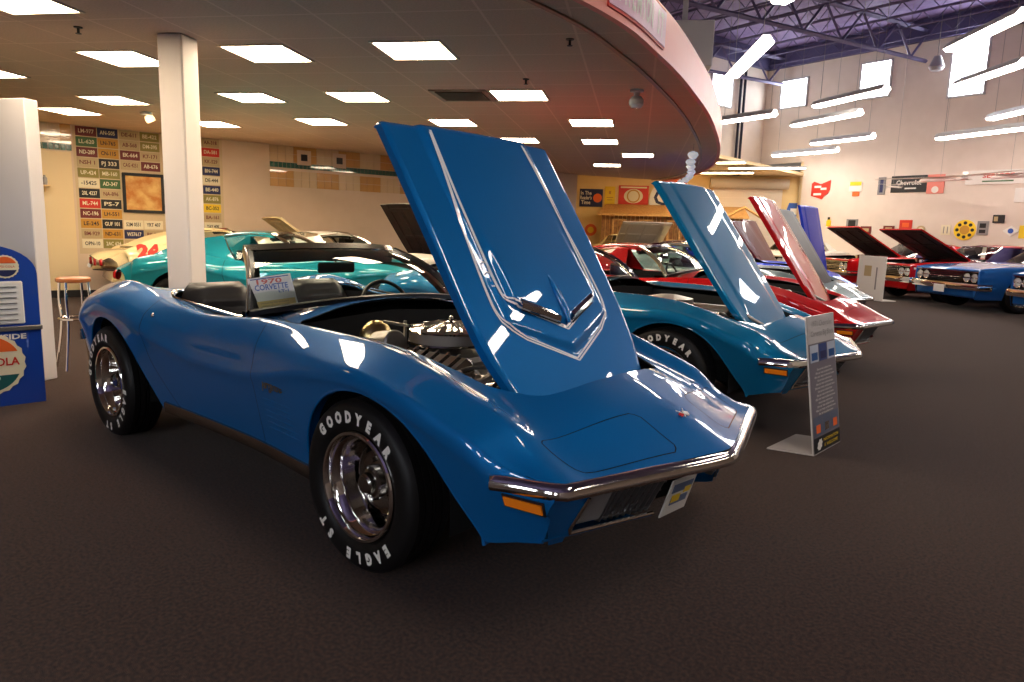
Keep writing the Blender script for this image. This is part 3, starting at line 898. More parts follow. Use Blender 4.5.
        for k in range(2):
            mb = MB()
            t = part('tail_lamp', 'tl', lambda: MB().lathe([(0, .02), (.05, .018), (.058, .006), (.062, 0), (.062, -.02)], 20).mesh('tl'), redlens, root)
            t.matrix_local = frame((-3.418+float(vshift(np.array([-3.42]), np.array([.30+.17*k]))[0]), s*(.30+.17*k), .64), (0, 1, 0), (0, 0, 1)) @ Matrix.Rotation(PI, 4, 'X')
    # engine compartment
    if hood:
        if lod == 0: engine(root)
        else:
            def eb():
                mb = MB(); P = [(.60, -.42), (.2, -.56), (-.86, -.60), (-.86, .60), (.2, .56), (.60, .42)]; n = 6; zt = [.69, .79, .83, .83, .79, .69]
                mb.add([(p[0], p[1], z) for p, z in zip(P, zt)]+[(p[0], p[1], .45) for p in P], [(i, n+i, n+(i+1) % n, (i+1) % n) for i in range(n)]+[tuple(range(n, 2*n))]); return mb.mesh('eb')
            part('engine_bay', 'eb1', eb, black, root)
            def e1():
                mb = MB(); mb.box((-.2, 0, .6), (.6, .3, .24), bev=.04)
                for s in (-1, 1): mb.box((-.2, .26*s, .72), (.56, .12, .08), bev=.03)
                mb.lathe([(0, .04), (.08, .035), (.2, .01), (.2, -.05), (0, -.05)], 32, Matrix.Translation((-.38, 0, .80)))
                for k in range(6): mb.tube([(-.7+.2*k, -.5+.05*k, .70), (-.6+.2*k, -.35, .76), (-.5+.2*k, -.3, .70)], .015, 6)
                return mb.mesh('e1')
            part('engine', 'e1', e1, alu, root)
    def cowl():
        mb = MB(); G = []
        for y in np.linspace(-.60, .60, 13): G.append([(-.845+.04*abs(y), y, .88-.06*abs(y)), (-.845+.04*abs(y), y, .62)])
        mb.grid(G); return mb.mesh('cowl')
    part('firewall', 'cowl', cowl, black, root)
    if coupe: coupe_roof(root, lod)
    # hood
    th = R(theta)
    # hood frame: x along the hood away from its front hinge, z outward
    if hood:
        T = frame((.45+.07*math.cos(th), 0, .68-.07*math.sin(th)), (-math.cos(th), 0, math.sin(th)), (0, -1, 0))
        h = part('hood', 'hood%d' % hood_style, lambda: hood_skin(hood_style), [hood_m or pm, under_m or under], root); h.matrix_local = T
        if lod == 0:
            s1 = link('hood_stripes', stripes_mesh(), mat('silver_stripe', (.80, .82, .86), .4, .0, coat=1.), h)
            mb = MB(); P0 = (.50, .345); tdir = Vector((-1, .04, 0))
            put_text(mb, 'LT-1', .030, frame((.60, .338, hood_surface(.60, .338)+.003), (-1, .02, 0), (0, -1, 0)), width=.115)
            link('hood_lettering', mb.mesh('lt', False), MATS['silver_stripe'], h)
            for s in (-1, 1):
                mb = MB()
                # chromed intake insert at the front of the scoop deck
                G = []
                for k in range(13):
                    y = .045+.20*k/12; s0 = .345+.40*y
                    G.append([(s0, s*y, hood_surface(s0-.03, s*y)+.004), (s0-.006, s*y, hood_surface(s0-.03, s*y)+.016), (s0+.012, s*y, hood_surface(s0+.05, s*y)+.006), (s0+.03, s*y, hood_surface(s0+.05, s*y)+.001)])
                mb.grid(G)
                ins = link('scoop_insert', mb.mesh('ins'), chrome, h)
                mb = MB(); P = [G[k][1] for k in range(13)]
                mb.tube([(p[0]-.006, p[1], p[2]-.007) for p in P], .0035, 6); link('insert_slot', mb.mesh('slot'), black, ins)
            mb = MB(); mb.tube([(.345, 0, hood_surface(.40, 0)-.004), (.40, 0, hood_surface(.40, 0)+.005), (.50, 0, hood_surface(.5, 0)+.002), (.60, 0, hood_surface(.6, 0)-.012)], [.008, .015, .017, .006], 14)
            link('scoop_spine', mb.mesh('spine'), pm, h)
    if lod == 0:
        # centre crease emblem with crossed flags
        em = MB(); p = top_at(.885, 0, .004); n = (top_at(.91, 0)-top_at(.86, 0)).normalized()
        T = frame(p, (0, 1, 0), -n) @ Matrix.Scale(.62, 4)
        em2 = MB()
        em.box((-.026, 0, .002), (.050, .030, .004), T @ Matrix.Rotation(.3, 4, 'Z')); e = link('nose_emblem', em.mesh('em', False), red, root)
        em2.box((.026, .006, .002), (.046, .030, .004), T @ Matrix.Rotation(-.5, 4, 'Z')); em2.tube([T @ Vector((-.04, .03, .004)), T @ Vector((.02, -.035, .004))], .002, 6); em2.tube([T @ Vector((.04, .03, .004)), T @ Vector((-.02, -.035, .004))], .002, 6)
        link('emblem_flag', em2.mesh('em2', False), white_letter, e)
    return root

# ================================================================== the boxier 1960s coupes
BX = np.linspace(-3.85, .95, 130)
B_zc = K((-3.85, .88), (-3.7, .92), (-2.9, .95), (-1.0, .97), (-.6, .98), (.0, .96), (.6, .90), (.88, .85), (.95, .80))
B_cz = K((-3.85, .86), (-3.6, .92), (-2.9, .97), (-2.3, .97), (-1.2, .92), (-.5, .93), (.2, .91), (.8, .865), (.95, .83))
B_wy = K((-3.85, .84), (-3.5, .92), (-2.8, .955), (-1.4, .94), (0, .955), (.6, .94), (.95, .90))
B_cy = K((-3.85, .78), (-3.5, .82), (-2.8, .83), (-1.4, .82), (0, .84), (.95, .84))
def box_surface():
    rows = []
    for x in BX:
        zc, cz, wy, cy = [float(pchip(*k, np.array(x))) for k in (B_zc, B_cz, B_wy, B_cy)]
        P = [(0, zc), (cy*.5, zc-.006), (cy-.08, cz+.002), (cy, cz), (cy+(wy-cy)*.75, cz-.06), (wy, .68), (wy-.015, .48), (wy-.07, .26)]
        rows.append(crom(P, 4))
    G = np.array(rows); nx, nv = G.shape[:2]; half = np.zeros((nx, nv, 3)); half[:, :, 0] = BX[:, None]; half[:, :, 1:] = G
    return np.concatenate([half[:, ::-1]*[1, -1, 1], half[:, 1:]], axis=1)
BS = box_surface(); BNX, BNV = BS.shape[:2]
BF = [(i*BNV+j, (i+1)*BNV+j, (i+1)*BNV+j+1, i*BNV+j+1) for i in range(BNX-1) for j in range(BNV-1)]
def arc_poly(cx, r, cz=.35): return [(cx-r, .1), (cx-r, cz)]+[(cx+r*math.cos(a), cz+r*math.sin(a)) for a in np.linspace(PI, 0, 17)][1:-1]+[(cx+r, cz), (cx+r, .1)]
B_AF = arc_poly(0, .40); B_AR = arc_poly(-2.84, .39)
B_HOOD = rounded([(.86, -.74), (.86, .74), (-.62, .74), (-.62, -.74)], .05, 3)
B_CAB = rounded([(-.95, -.73), (-.95, .73), (-2.75, .72), (-2.75, -.72)], .1, 3)
B_DOOR = [(-.85, .33), (-.85, 1.1), (-2.1, 1.1), (-2.1, .33)]
def b_arch(V): return np.where(np.abs(V[:, 1]) > .5, np.minimum(sdpoly(V[:, [0, 2]], B_AF), sdpoly(V[:, [0, 2]], B_AR)), .2)
def b_top(V, p): return np.where(V[:, 2] > .7, sdpoly(V[:, :2], p), .2)
def b_door(V, s): return np.where(V[:, 1]*s > .6, sdpoly(V[:, [0, 2]], B_DOOR), .2)
def b_piece(*fns):
    V, F = BS.reshape(-1, 3), BF
    for f in fns: V, F = clip(V, F, f(V))
    return V, F
def coupe_car(name, label, group, loc, rz, pm, theta=None, hood_m=None, stripe=None, top_m=None, under_m=None):
    root = thing(name, label, 'car', loc, rz, group)
    part('body', 'bb%d' % (theta is not None), lambda: mesh_from(*b_piece(b_arch, *([lambda V: b_top(V, B_HOOD)] if theta is not None else [lambda V: np.abs(b_top(V, B_HOOD))-.003]), lambda V: b_top(V, B_CAB), lambda V: b_door(V, 1)-.003, lambda V: b_door(V, -1)-.003), 'bb', 40), pm, root)
    for s in (-1, 1):
        d = part('door', 'bd%d' % s, lambda: mesh_from(*b_piece(lambda V: -b_door(V, s)-.003, lambda V: b_top(V, B_CAB)), 'bd'), pm, root)
        h = MB(); h.box((-1.98, s*.953, .80), (.12, .012, .02), bev=.004); part('door_handle', 'bh%d' % s, lambda: h.mesh('bh'), chrome, d)
    def lin():
        V, F = b_piece(lambda V: b_arch(V)-.004, lambda V: b_top(V, B_HOOD)-.01, lambda V: b_top(V, B_CAB)-.01)
        V = V.copy(); V[:, 1] *= .985; V[:, 2] = .5+(V[:, 2]-.5)*.975; return mesh_from(V, F, 'bl')
    part('inner_lining', 'bl', lin, lining, root)
    def ends(x, k):
        mb = MB(); j = BS[k]*1.; c = j.mean(0); n = len(j); mb.add(list(j)+[c], [(q, q+1, n) for q in range(n-1)]+[(n-1, 0, n)]); return mb.mesh('be')
    part('tail_panel', 'be0', lambda: ends(0, 0), pm, root)
    # front face
    def nosep():
        mb = MB(); G = []
        for z, dx in ((.84, .0), (.82, .012), (.80, 0)): G.append([(.955+dx, y, z) for y in np.linspace(-.86, .86, 13)])
        mb.grid(G, flip=True)
        for z0, z1 in ((.30, .50),): mb.box((.90, 0, (z0+z1)/2-.02), (.10, 1.66, .2), bev=.03)
        for s in (-1, 1): mb.box((.90, s*.872, .66), (.11, .05, .34), bev=.015)
        return mb.mesh('bn')
    part('front_panel', 'bn', nosep, pm, root)
    def gb():
        mb = MB(); mb.box((.875, 0, .68), (.04, 1.70, .28)); return mb.mesh('gb')
    gp = part('grille', 'bgb', gb, black, root)
    def bars():
        mb = MB()
        for k in range(5): mb.box((.915, 0, .60+.04*k), (.02, 1.0, .008))
        for k in range(21): mb.box((.910, -.5+.05*k, .68), (.012, .005, .20))
        mb.box((.935, 0, .68), (.02, 1.66, .018)); mb.box((.935, 0, .795), (.03, 1.74, .016)); mb.box((.935, 0, .562), (.03, 1.74, .016)); return mb.mesh('bars', False)
    part('grille_bars', 'bgbar', bars, chrome, gp)
    for y in (-.76, -.57, .57, .76):
        l = part('headlight', 'bhl', lambda: MB().lathe([(0, .03), (.05, .024), (.078, .008), (.08, 0)], 20).mesh('hl'), mat('headlight_glass', (.72, .74, .76), .12, .3, coat=1.), root)
        l.matrix_local = frame((.915, y, .68), (0, 1, 0), (0, 0, 1))
        part('headlight_ring', 'bhr', lambda: MB().lathe([(.08, 0), (.082, .03), (.092, .034), (.097, .02), (.097, -.02)], 20).mesh('hr'), chrome, l)
    def bump(x, s):
        mb = MB(); P = [Vector((x-.24*s, -.935, .50)), Vector((x-.08*s, -.93, .50))]+[Vector((x+.07*s-.05*s*(abs(y)/.9)**2, y, .50)) for y in np.linspace(-.90, .90, 21)]+[Vector((x-.08*s, .93, .50)), Vector((x-.24*s, .935, .50))]
        path = []
        for i, p in enumerate(P):
            a = P[max(i-1, 0)]; b = P[min(i+1, len(P)-1)]; t = (b-a).normalized(); path.append((p, Vector((t.y, -t.x, 0))*s, Vector((0, 0, 1))))
        mb.sweep(path, [(-.02, .07), (.02, .062), (.038, .02), (.038, -.02), (.02, -.062), (-.02, -.07)]); return mb.mesh('bp')
    part('front_bumper', 'bpf', lambda: bump(.95, 1), chrome, root); part('rear_bumper', 'bpr', lambda: bump(-3.85, -1), chrome, root)
    lp = MB(); lp.box((1.07, 0, .43), (.008, .30, .15), bev=.003); part('licence_plate', 'blp', lambda: lp.mesh('lp'), white, root)
    for x in (0, -2.84):
        for s in (-1, 1):
            wheel(root, x, s*.80, s, rot=.3, z=.34, sc=1.015, lod=1)
            def wl(x=x, s=s):
                mb = MB(); poly = [p for p in arc_poly(x, .40) if p[1] > .12]; mb.grid([[(p[0], y*s, p[1]+.01) for y in (.88, .6, .5)] for p in poly]); mb.add([(p[0], .5*s, p[1]+.01) for p in poly], [tuple(range(len(poly)))]); return mb.mesh('wl')
            part('wheel_well', 'bw%d%d' % (x, s), wl, lining, root)
    # cabin: tub, roof, glass
    def tub():
        mb = MB(); P = B_CAB; n = len(P); mb.add([(p[0], p[1], .90) for p in P]+[(p[0], p[1], .3) for p in P], [(i, (i+1) % n, n+(i+1) % n, n+i) for i in range(n)]+[tuple(range(n, 2*n))])
        for y in (-.38, .38): mb.box((-1.75, y, .75), (.16, .52, .45), bev=.05); mb.box((-1.5, y, .5), (.5, .52, .2), bev=.05)
        mb.box((-2.5, 0, .78), (.16, 1.2, .4), bev=.05)
        return mb.mesh('bt')
    part('cabin_tub', 'bt', tub, vinyl, root)
    W = {-.98: (.72, .94), -1.55: (.56, 1.285), -2.0: (.56, 1.31), -2.45: (.55, 1.27), -2.95: (.62, .97)}
    def roof():
        mb = MB(); P = crom(np.array([(-1.50, .57, 1.272), (-1.75, .585, 1.30), (-2.05, .585, 1.305), (-2.35, .57, 1.275), (-2.50, .56, 1.24)]), 4); G = []
        for x, w, z in P: G.append([(x, w*t, z+.03*(1-abs(t)**2.2)-.02*(abs(t) > .99)) for t in np.linspace(-1, 1, 15)])
        mb.grid(G, flip=True)
        for s in (-1, 1):
            G = []
            for u in np.linspace(0, 1, 7):
                G.append([(-2.10-.40*u+(-.15-.25*u)*v, s*(.57+(.20)*v), 1.275-.035*u-(1.275-.035*u-.945)*v) for v in np.linspace(0, 1, 5)])
            mb.grid(G, flip=s < 0)
        return mb.mesh('broof')
    part('roof', 'broof', roof, top_m or pm, root)
    def wsg():
        mb = MB(); G = []
        for u in np.linspace(0, 1, 7): G.append([(-.86-.14*abs(t)**2-(.58-.10*abs(t)**2)*u, t*(.74-.17*u), .945+.335*u+.02*math.sin(PI*u)) for t in np.linspace(-1, 1, 13)])
        mb.grid(G); return mb.mesh('bwsg')
    g = part('windshield', 'bwsg', wsg, glass, root)
    def wst(s_):
        mb = MB()
        for s in (s_,): mb.tube([(-1.00, s*.742, .94), (-1.25, s*.66, 1.12), (-1.50, s*.572, 1.275)], .018, 6); mb.tube([(-1.5, s*.57, 1.27), (-2.0, s*.585, 1.29), (-2.15, s*.58, 1.27), (-2.26, s*.765, .95)], .010, 6)
        return mb.mesh('bwst')
    for s in (-1, 1): part('window_trim', 'bwst%d' % s, lambda: wst(s), chrome, root)
    part('windshield_header', 'bwsh', lambda: MB().tube([(-1.44, t*.57, 1.285-.01*abs(t)) for t in np.linspace(-1, 1, 7)], .016, 6).mesh('bwsh'), chrome, root)
    def rg():
        mb = MB(); G = []
        for u in np.linspace(0, 1, 5): G.append([(-2.50-.42*u, t*(.54+.08*u), 1.25-.30*u) for t in np.linspace(-1, 1, 7)])
        mb.grid(G); return mb.mesh('brg')
    part('rear_window', 'brg', rg, glass, root)
    def sgl(s):
        mb = MB()
        if True: G = [[(-1.0-.5*v-(1.1-.6*v)*u, s*(.745-.17*v), .945+.33*v) for v in np.linspace(0, 1, 4)] for u in np.linspace(0, 1, 5)]; mb.grid(G)
        return mb.mesh('brg')
    for s in (-1, 1):
        part('side_window', 'bsg%d' % s, lambda: sgl(s), glass, root)
        def tr(s=s):
            mb = MB(); mb.box((-1.42, s*.925, .28), (2.0, .03, .05), bev=.01); return mb.mesh('btr')
        part('rocker_moulding', 'btr%d' % s, tr, chrome, root)
    if theta is not None:
        def eb():
            mb = MB(); mb.box((.12, 0, .50), (1.44, 1.46, .04))
            for s in (-1, 1): mb.box((.12, s*.735, .68), (1.44, .02, .38))
            mb.box((-.60, 0, .70), (.03, 1.46, .4)); mb.box((.78, 0, .70), (.05, 1.0, .30))
            return mb.mesh('beb')
        part('engine_bay', 'beb', eb, black, root)
        def en():
            mb = MB(); mb.box((.05, 0, .68), (.6, .35, .3), bev=.04)
            for s in (-1, 1): mb.box((.05, .27*s, .82), (.56, .13, .08), bev=.03)
            mb.lathe([(0, .04), (.1, .035), (.19, .01), (.19, -.06), (0, -.06)], 24, Matrix.Translation((0, 0, .93))); return mb.mesh('ben')
        part('engine', 'ben', en, chrome, root)
        def hd():
            mb = MB(); G = [[(1.46*u, y, .025*(1-(y/.74)**2)-.02*(u > .97)) for y in np.linspace(-.735, .735, 21)] for u in np.linspace(0, 1, 16)]
            mb.grid(G); mb.slot(1).grid([[(p[0], p[1], -.03) for p in r] for r in G], flip=True)
            for s in (-.5, 0, .5): mb.box((.7, s, -.035), (1.3, .08, .03), bev=.01)
            for u in (.1, .75, 1.35): mb.box((u, 0, -.035), (.08, 1.4, .03), bev=.01)
            mb.slot(0); mb.box((1.458, 0, -.015), (.012, 1.46, .035)); mb.box((.73, .737, -.015), (1.46, .012, .035)); mb.box((.73, -.737, -.015), (1.46, .012, .035)); mb.box((0, 0, -.015), (.012, 1.46, .035))
            return mb.mesh('bhd')
        th = R(theta)
        h = part('hood', 'bhd', hd, [hood_m or pm, under_m or under], root); h.matrix_local = frame((-.60, 0, .975), (math.cos(th), 0, math.sin(th)), (0, 1, 0))
    if stripe:
        for s in (-1, 1):
            mb = MB(); G = []
            for x in np.linspace(.90, .42, 8): G.append([(x, s*(.90+.052*(.95-x)+.004), .80-.02), (x, s*(.905+.052*(.95-x)+.004), .80-.06)])
            mb.grid(G); link('nose_stripe', mb.mesh('st'), stripe, root)
    return root

# ================================================================== the room
def ray(x, y): return fw*FPX+cr*(x-512)-cu*(y-341)
def on_z(x, y, z): d = ray(x, y); t = (z-CAM[2])/d[2]; return Vector(CAM+t*d)
def on_plane(x, y, P, N): d = ray(x, y); t = np.dot(np.array(P)-CAM, N)/np.dot(d, N); return Vector(CAM+t*d)
def dirv(a): return np.array([math.cos(R(a)), math.sin(R(a)), 0.])
def struct(o): o['kind'] = 'structure'; return o

def tile_material(name, base, line, pitch, ang, lw=.03, rough=.9, bumpy=True):
    m = bpy.data.materials.new(name); m.use_nodes = True; nt = m.node_tree; b = nt.nodes['Principled BSDF']; b.inputs['Roughness'].default_value = rough
    b.inputs['Specular IOR Level'].default_value = .3
    tc = nt.nodes.new('ShaderNodeTexCoord'); mp = nt.nodes.new('ShaderNodeMapping'); mp.inputs['Rotation'].default_value = (0, 0, R(-ang)); mp.inputs['Scale'].default_value = (1/pitch, 1/pitch, 1/pitch)
    sp = nt.nodes.new('ShaderNodeSeparateXYZ'); nt.links.new(tc.outputs['Object'], mp.inputs['Vector']); nt.links.new(mp.outputs[0], sp.inputs[0])
    res = []
    for ax in ('X', 'Y'):
        fr = nt.nodes.new('ShaderNodeMath'); fr.operation = 'FRACT'; nt.links.new(sp.outputs[ax], fr.inputs[0])
        lt = nt.nodes.new('ShaderNodeMath'); lt.operation = 'LESS_THAN'; lt.inputs[1].default_value = lw; nt.links.new(fr.outputs[0], lt.inputs[0]); res.append(lt)
    mx = nt.nodes.new('ShaderNodeMath'); mx.operation = 'MAXIMUM'; nt.links.new(res[0].outputs[0], mx.inputs[0]); nt.links.new(res[1].outputs[0], mx.inputs[1])
    nz = nt.nodes.new('ShaderNodeTexNoise'); nz.inputs['Scale'].default_value = 60; nt.links.new(tc.outputs['Object'], nz.inputs['Vector'])
    c0 = nt.nodes.new('ShaderNodeMix'); c0.data_type = 'RGBA'; c0.inputs['A'].default_value = (*base, 1); c0.inputs['B'].default_value = (*[v*.72 for v in base], 1); nt.links.new(nz.outputs['Fac'], c0.inputs['Factor'])
    c1 = nt.nodes.new('ShaderNodeMix'); c1.data_type = 'RGBA'; c1.inputs['B'].default_value = (*line, 1); nt.links.new(c0.outputs['Result'], c1.inputs['A']); nt.links.new(mx.outputs[0], c1.inputs['Factor'])
    nt.links.new(c1.outputs['Result'], b.inputs['Base Color'])
    if bumpy:
        bp = nt.nodes.new('ShaderNodeBump'); bp.inputs['Strength'].default_value = .3; bp.inputs['Distance'].default_value = .004; nt.links.new(nz.outputs['Fac'], bp.inputs['Height']); nt.links.new(bp.outputs['Normal'], b.inputs['Normal'])
    return m
m_carpet = mat('brown_carpet', (.013, .0052, .0034), .95, spec=.06, noise=(70, (.066, .029, .018), 7), bump=(420, .9, .006), sheen=.15)
m_tile = tile_material('acoustic_tile', (.78, .55, .385), (.80, .59, .43), .61, 31)
m_wall = mat('cream_wall', (.68, .52, .38), .8, noise=(3, (.71, .55, .41), 2), bump=(120, .15, .003))
m_wall_hall = mat('pale_hall_wall', (.70, .60, .52), .85, noise=(2, (.74, .64, .56), 2), bump=(120, .1, .003))
m_yellow = mat('yellow_wall', (.80, .58, .27), .8, noise=(2, (.84, .63, .32), 2))
m_white_wall = mat('white_partition', (.74, .70, .70), .6, noise=(2, (.78, .74, .74), 2))
m_base = mat('black_baseboard', (.012, .011, .012), .5)
m_pink = mat('salmon_fascia', (.90, .30, .23), .45, noise=(1.2, (.92, .36, .29), 2))
m_purple = mat('purple_roof_deck', (.16, .11, .26), .7, noise=(5, (.20, .15, .30), 2))
m_steel = mat('violet_steel', (.10, .085, .17), .5, .2)
m_col = mat('column_paint', (.76, .68, .62), .6, noise=(3, (.78, .70, .64), 2))
LS = 1.0
m_panel = mat('lit_diffuser', (1, 1, 1), .5, emit=(1., .80, .56), estr=26*LS)
m_tube = mat('lit_tube_lens', (1, 1, 1), .5, emit=(1., .88, .76), estr=26*LS)
m_win = mat('daylit_window', (1, 1, 1), .3, emit=(.88, .93, 1.), estr=16*LS)

def slab(name, poly, z0, z1, m):
    mb = MB(); mb.prism(poly, z0, z1); return struct(mb.build(name, m, smooth=False))
def wall(name, a, b, z0, z1, m, t=.12, back=1):
    """box wall from plan point a to b; room side on the line, thickness to the left*back"""
    a = Vector((a[0], a[1], 0)); b = Vector((b[0], b[1], 0)); d = (b-a).normalized(); n = Vector((-d.y, d.x, 0))*t*back
    mb = MB(); mb.prism([(a.x, a.y), (b.x, b.y), (b.x+n.x, b.y+n.y), (a.x+n.x, a.y+n.y)][::back], z0, z1); return struct(mb.build(name, m, smooth=False))

floor = MB(); floor.box((-3, 6, -.05), (44, 52, .1)); struct(floor.build('floor', m_carpet, smooth=False))
HC = 2.8
# left wall (licence plates), plan line
WL0 = np.array([-11.126, 1.358]); WLd = dirv(78)[:2]; WLn = np.array([WLd[1], -WLd[0], 0.])      # normal towards the room (+x)
def WL(s, z, off=0.): p = WL0+WLd*s; return Vector((p[0]+WLn[0]*off, p[1]+WLn[1]*off, z))
wall('wall_left', WL(-.02, 0), WL(11.4, 0), 0, 3.6, m_wall, back=1)
PF = CAM+ray(650, 235)/FPX*27; FWd = dirv(32); FWn = np.array([FWd[1], -FWd[0], 0.])
def FW(s, z, off=0.): p = PF+FWd*s; return Vector((p[0]+FWn[0]*off, p[1]+FWn[1]*off, z))
PR = np.array([4.5, 21.5, 0.]); RD = dirv(167); RN = np.array([-RD[1], RD[0], 0.])     # normal (towards the room is -y)
if RN[1] > 0: RN = -RN
def WR(s, z, off=0.): p = PR+RD*s; return Vector((p[0]+RN[0]*off, p[1]+RN[1]*off, z))
e_ = WL(11.4, 0)
wall('wall_back', e_, FW(-3.4, 0), 0, 3.7, m_yellow, back=1)
wall('wall_far', FW(-3.5, 0), FW(6.2, 0), 0, 3.7, m_yellow, back=1)
wall('wall_right', WR(12.04, 0), WR(-12, 0), 0, 4.12, m_wall_hall, back=1)
wall('wall_upper_right', WR(13.75, 0), WR(-12, 0), 4.12, 8.3, m_wall_hall, back=1)
wall('wall_return', WR(12.04, 0), WR(12.04, 0, -1.2), 0, 4.12, m_yellow, back=-1)
HCZ = 8.2
c_ = WR(13.75, 0); W2d = dirv(257)
w2e = Vector((c_.x+W2d[0]*34, c_.y+W2d[1]*34, 0))
wall('wall_upper_left', w2e, c_, 3.6, HCZ, m_wall_hall, back=1)
m_dim = mat('taupe_wall', (.30, .22, .17), .85, noise=(2, (.33, .25, .20), 2))
wall('wall_right_end', WR(-12, 0), (11.5, -13), 0, HCZ, m_dim, back=1)
wall('wall_behind', (11.5, -13), (-17.0, -13), 0, HCZ, m_dim, back=1)
wall('wall_left_front', (-17.0, -13), (-17, -2), 0, HCZ, m_wall_hall, back=1)
# back room ceiling
slab('ceiling_back', [tuple(FW(-4.5, 0)[:2]), tuple(FW(7.5, 0)[:2]), tuple(WR(11.9, 0)[:2]), (-7.3, 14.9), (-8.9, 12.4)][::-1], 3.62, 3.72, mat('yellow_ceiling', (.80, .62, .36), .85))
slab('ceiling_hall', [(-20, -14), (13, -14), (18, 19), (-10, 27), (-14, 27)], HCZ, HCZ+.1, m_purple)
# low tiled canopy with a curved salmon edge
arc = [(-.77, 1.5), (-1.05, 2.95), (-1.5, 4.43), (-2.16, 6.27), (-3.32, 9.0), (-4.55, 11.4), (-5.96, 13.4), (-7.66, 14.9)]
pre = [(-3.4, -9.5), (-2.2, -6.8), (-1.3, -4.0), (-.80, -1.2)]
A = crom(np.array(pre+arc), 8)
canopy = [tuple(p) for p in A]+[(-8.9, 12.55), tuple(WL(11.5, 0, -.1)[:2]), tuple(WL(-.4, 0, -.1)[:2]), (-11.3, -3.0), (-12.5, -9.5)]
slab('ceiling_low', canopy, HC, HC+.33, m_tile)
mb = MB(); path = []
for i, p in enumerate(A):
    a = A[max(i-1, 0)]; b = A[min(i+1, len(A)-1)]; t = Vector((b[0]-a[0], b[1]-a[1], 0)).normalized(); path.append((Vector((p[0], p[1], HC)), Vector((t.y, -t.x, 0)), Vector((0, 0, 1))))
mb.sweep(path, [(0, -.03), (.05, -.03), (.05, .35), (0, .35)]); struct(mb.build('trim_1', m_pink))
mb = MB(); mb.sweep([(p, s, u) for p, s, u in path if p.y > 1], [(-.30, -.014), (-.26, -.014), (-.26, 0), (-.30, 0)]); struct(mb.build('trim_2', mat('track_metal', (.30, .22, .15), .4, .5)))
# wall behind the low ceiling on the left, with white free-standing partition
wall('wall_left_back', (-11.3, -6), WL(-.02, 0), 0, 2.9, m_yellow, back=1)
wall('wall_left_side', (-13, -9.5), (-11.3, -6), 0, 2.9, m_yellow, back=1)
# column
mb = MB(); cc = Vector((-3.98, .325, 0)); mb.box((cc.x, cc.y, HC/2), (.222, .222, HC), rz=R(31), bev=.012); struct(mb.build('trim_3', m_col, smooth=False))
# baseboards
mb = MB(); mb.sweep([(WL(s, 0, .0), Vector(WLn), Vector((0, 0, 1))) for s in (.34, 11.4)], [(0, 0), (.02, 0), (.015, .11), (0, .11)]); struct(mb.build('baseboard_left', m_base, smooth=False))
mb = MB(); mb.sweep([(WR(s, 0, .0), Vector(RN), Vector((0, 0, 1))) for s in (12.0, -11.9)], [(0, 0), (.02, 0), (.015, .11), (0, .11)]); struct(mb.build('baseboard_right', m_base, smooth=False))
# doorway with cream door on the left wall end
def wall_box(P, D, Nn, s0, s1, z0, z1, t0, t1, bev=0.):
    """box on a wall plane given by function"""
    mb = MB(); c0 = P((s0+s1)/2, (z0+z1)/2, (t0+t1)/2); T = frame(c0, Vector(D), (0, 0, 1)); mb.box((0, 0, 0), (abs(s1-s0), z1-z0, abs(t1-t0)), T, bev=bev); return mb
WLD3 = np.array([WLd[0], WLd[1], 0.])
d = wall_box(WL, WLD3, WLn, -.95, .32, .0, 2.36, .005, .045); dd = struct(d.build('door_1', mat('cream_door', (.80, .62, .36), .5), smooth=False))
h = MB(); T = frame(WL(-.12, 1.12, .05), Vector(WLD3), (0, 0, 1)); h.lathe([(.0, .0), (.03, 0), (.03, .012), (.012, .016), (.012, .05), (0, .05)], 14, T); h.box((-.05, 0, .05), (.12, .018, .016), T, bev=.004); h.build('door_handle', chrome, dd)
bb = wall_box(WL, WLD3, WLn, -1.0, .34, 0, .12, .046, .06); bb.build('kick_plate', m_base, dd, smooth=False)

# tile bands and accents
m_tan = mat('tan_glazed_tile', (.62, .33, .10), .15, coat=1., bump=(9, .5, .01)); m_ltan = mat('pale_glazed_tile', (.70, .52, .32), .15, coat=1., bump=(9, .5, .01)); m_green = mat('green_glazed_tile', (.015, .085, .06), .15, coat=1., bump=(12, .5, .01))
def band(name, s0, s1, ztop, rows):
    mb = MB(); pt = .155
    n = int(round((s1-s0)/pt)); p = (s1-s0)/n
    for r in range(rows):
        z1 = ztop-pt*r; z0 = z1-pt
        for k in range(n):
            if r == 2: continue
            blk = (k//3+(r > 2)) % 2; mb.slot(blk); T = frame(WL(s0+(k+.5)*p, (z0+z1)/2, .006), Vector(WLD3), (0, 0, 1)); mb.box((0, 0, 0), (p-.006, pt-.006, .012), T)
    mb.slot(2); z1 = ztop-2*pt; m2 = int((s1-s0)/.08)
    for k in range(m2):
        for q in range(1):
            T = frame(WL(s0+(k+.5)*(s1-s0)/m2, z1-.055, .006), Vector(WLD3), (0, 0, 1)); mb.box((0, 0, 0), ((s1-s0)/m2-.006, .10, .012), T)
    return struct(mb.build(name, [m_ltan, m_tan, m_green], smooth=False))
band('trim_4', 3.54, 6.62, 2.80, 5)
band('trim_5', -1.2, .34, 2.80, 3)
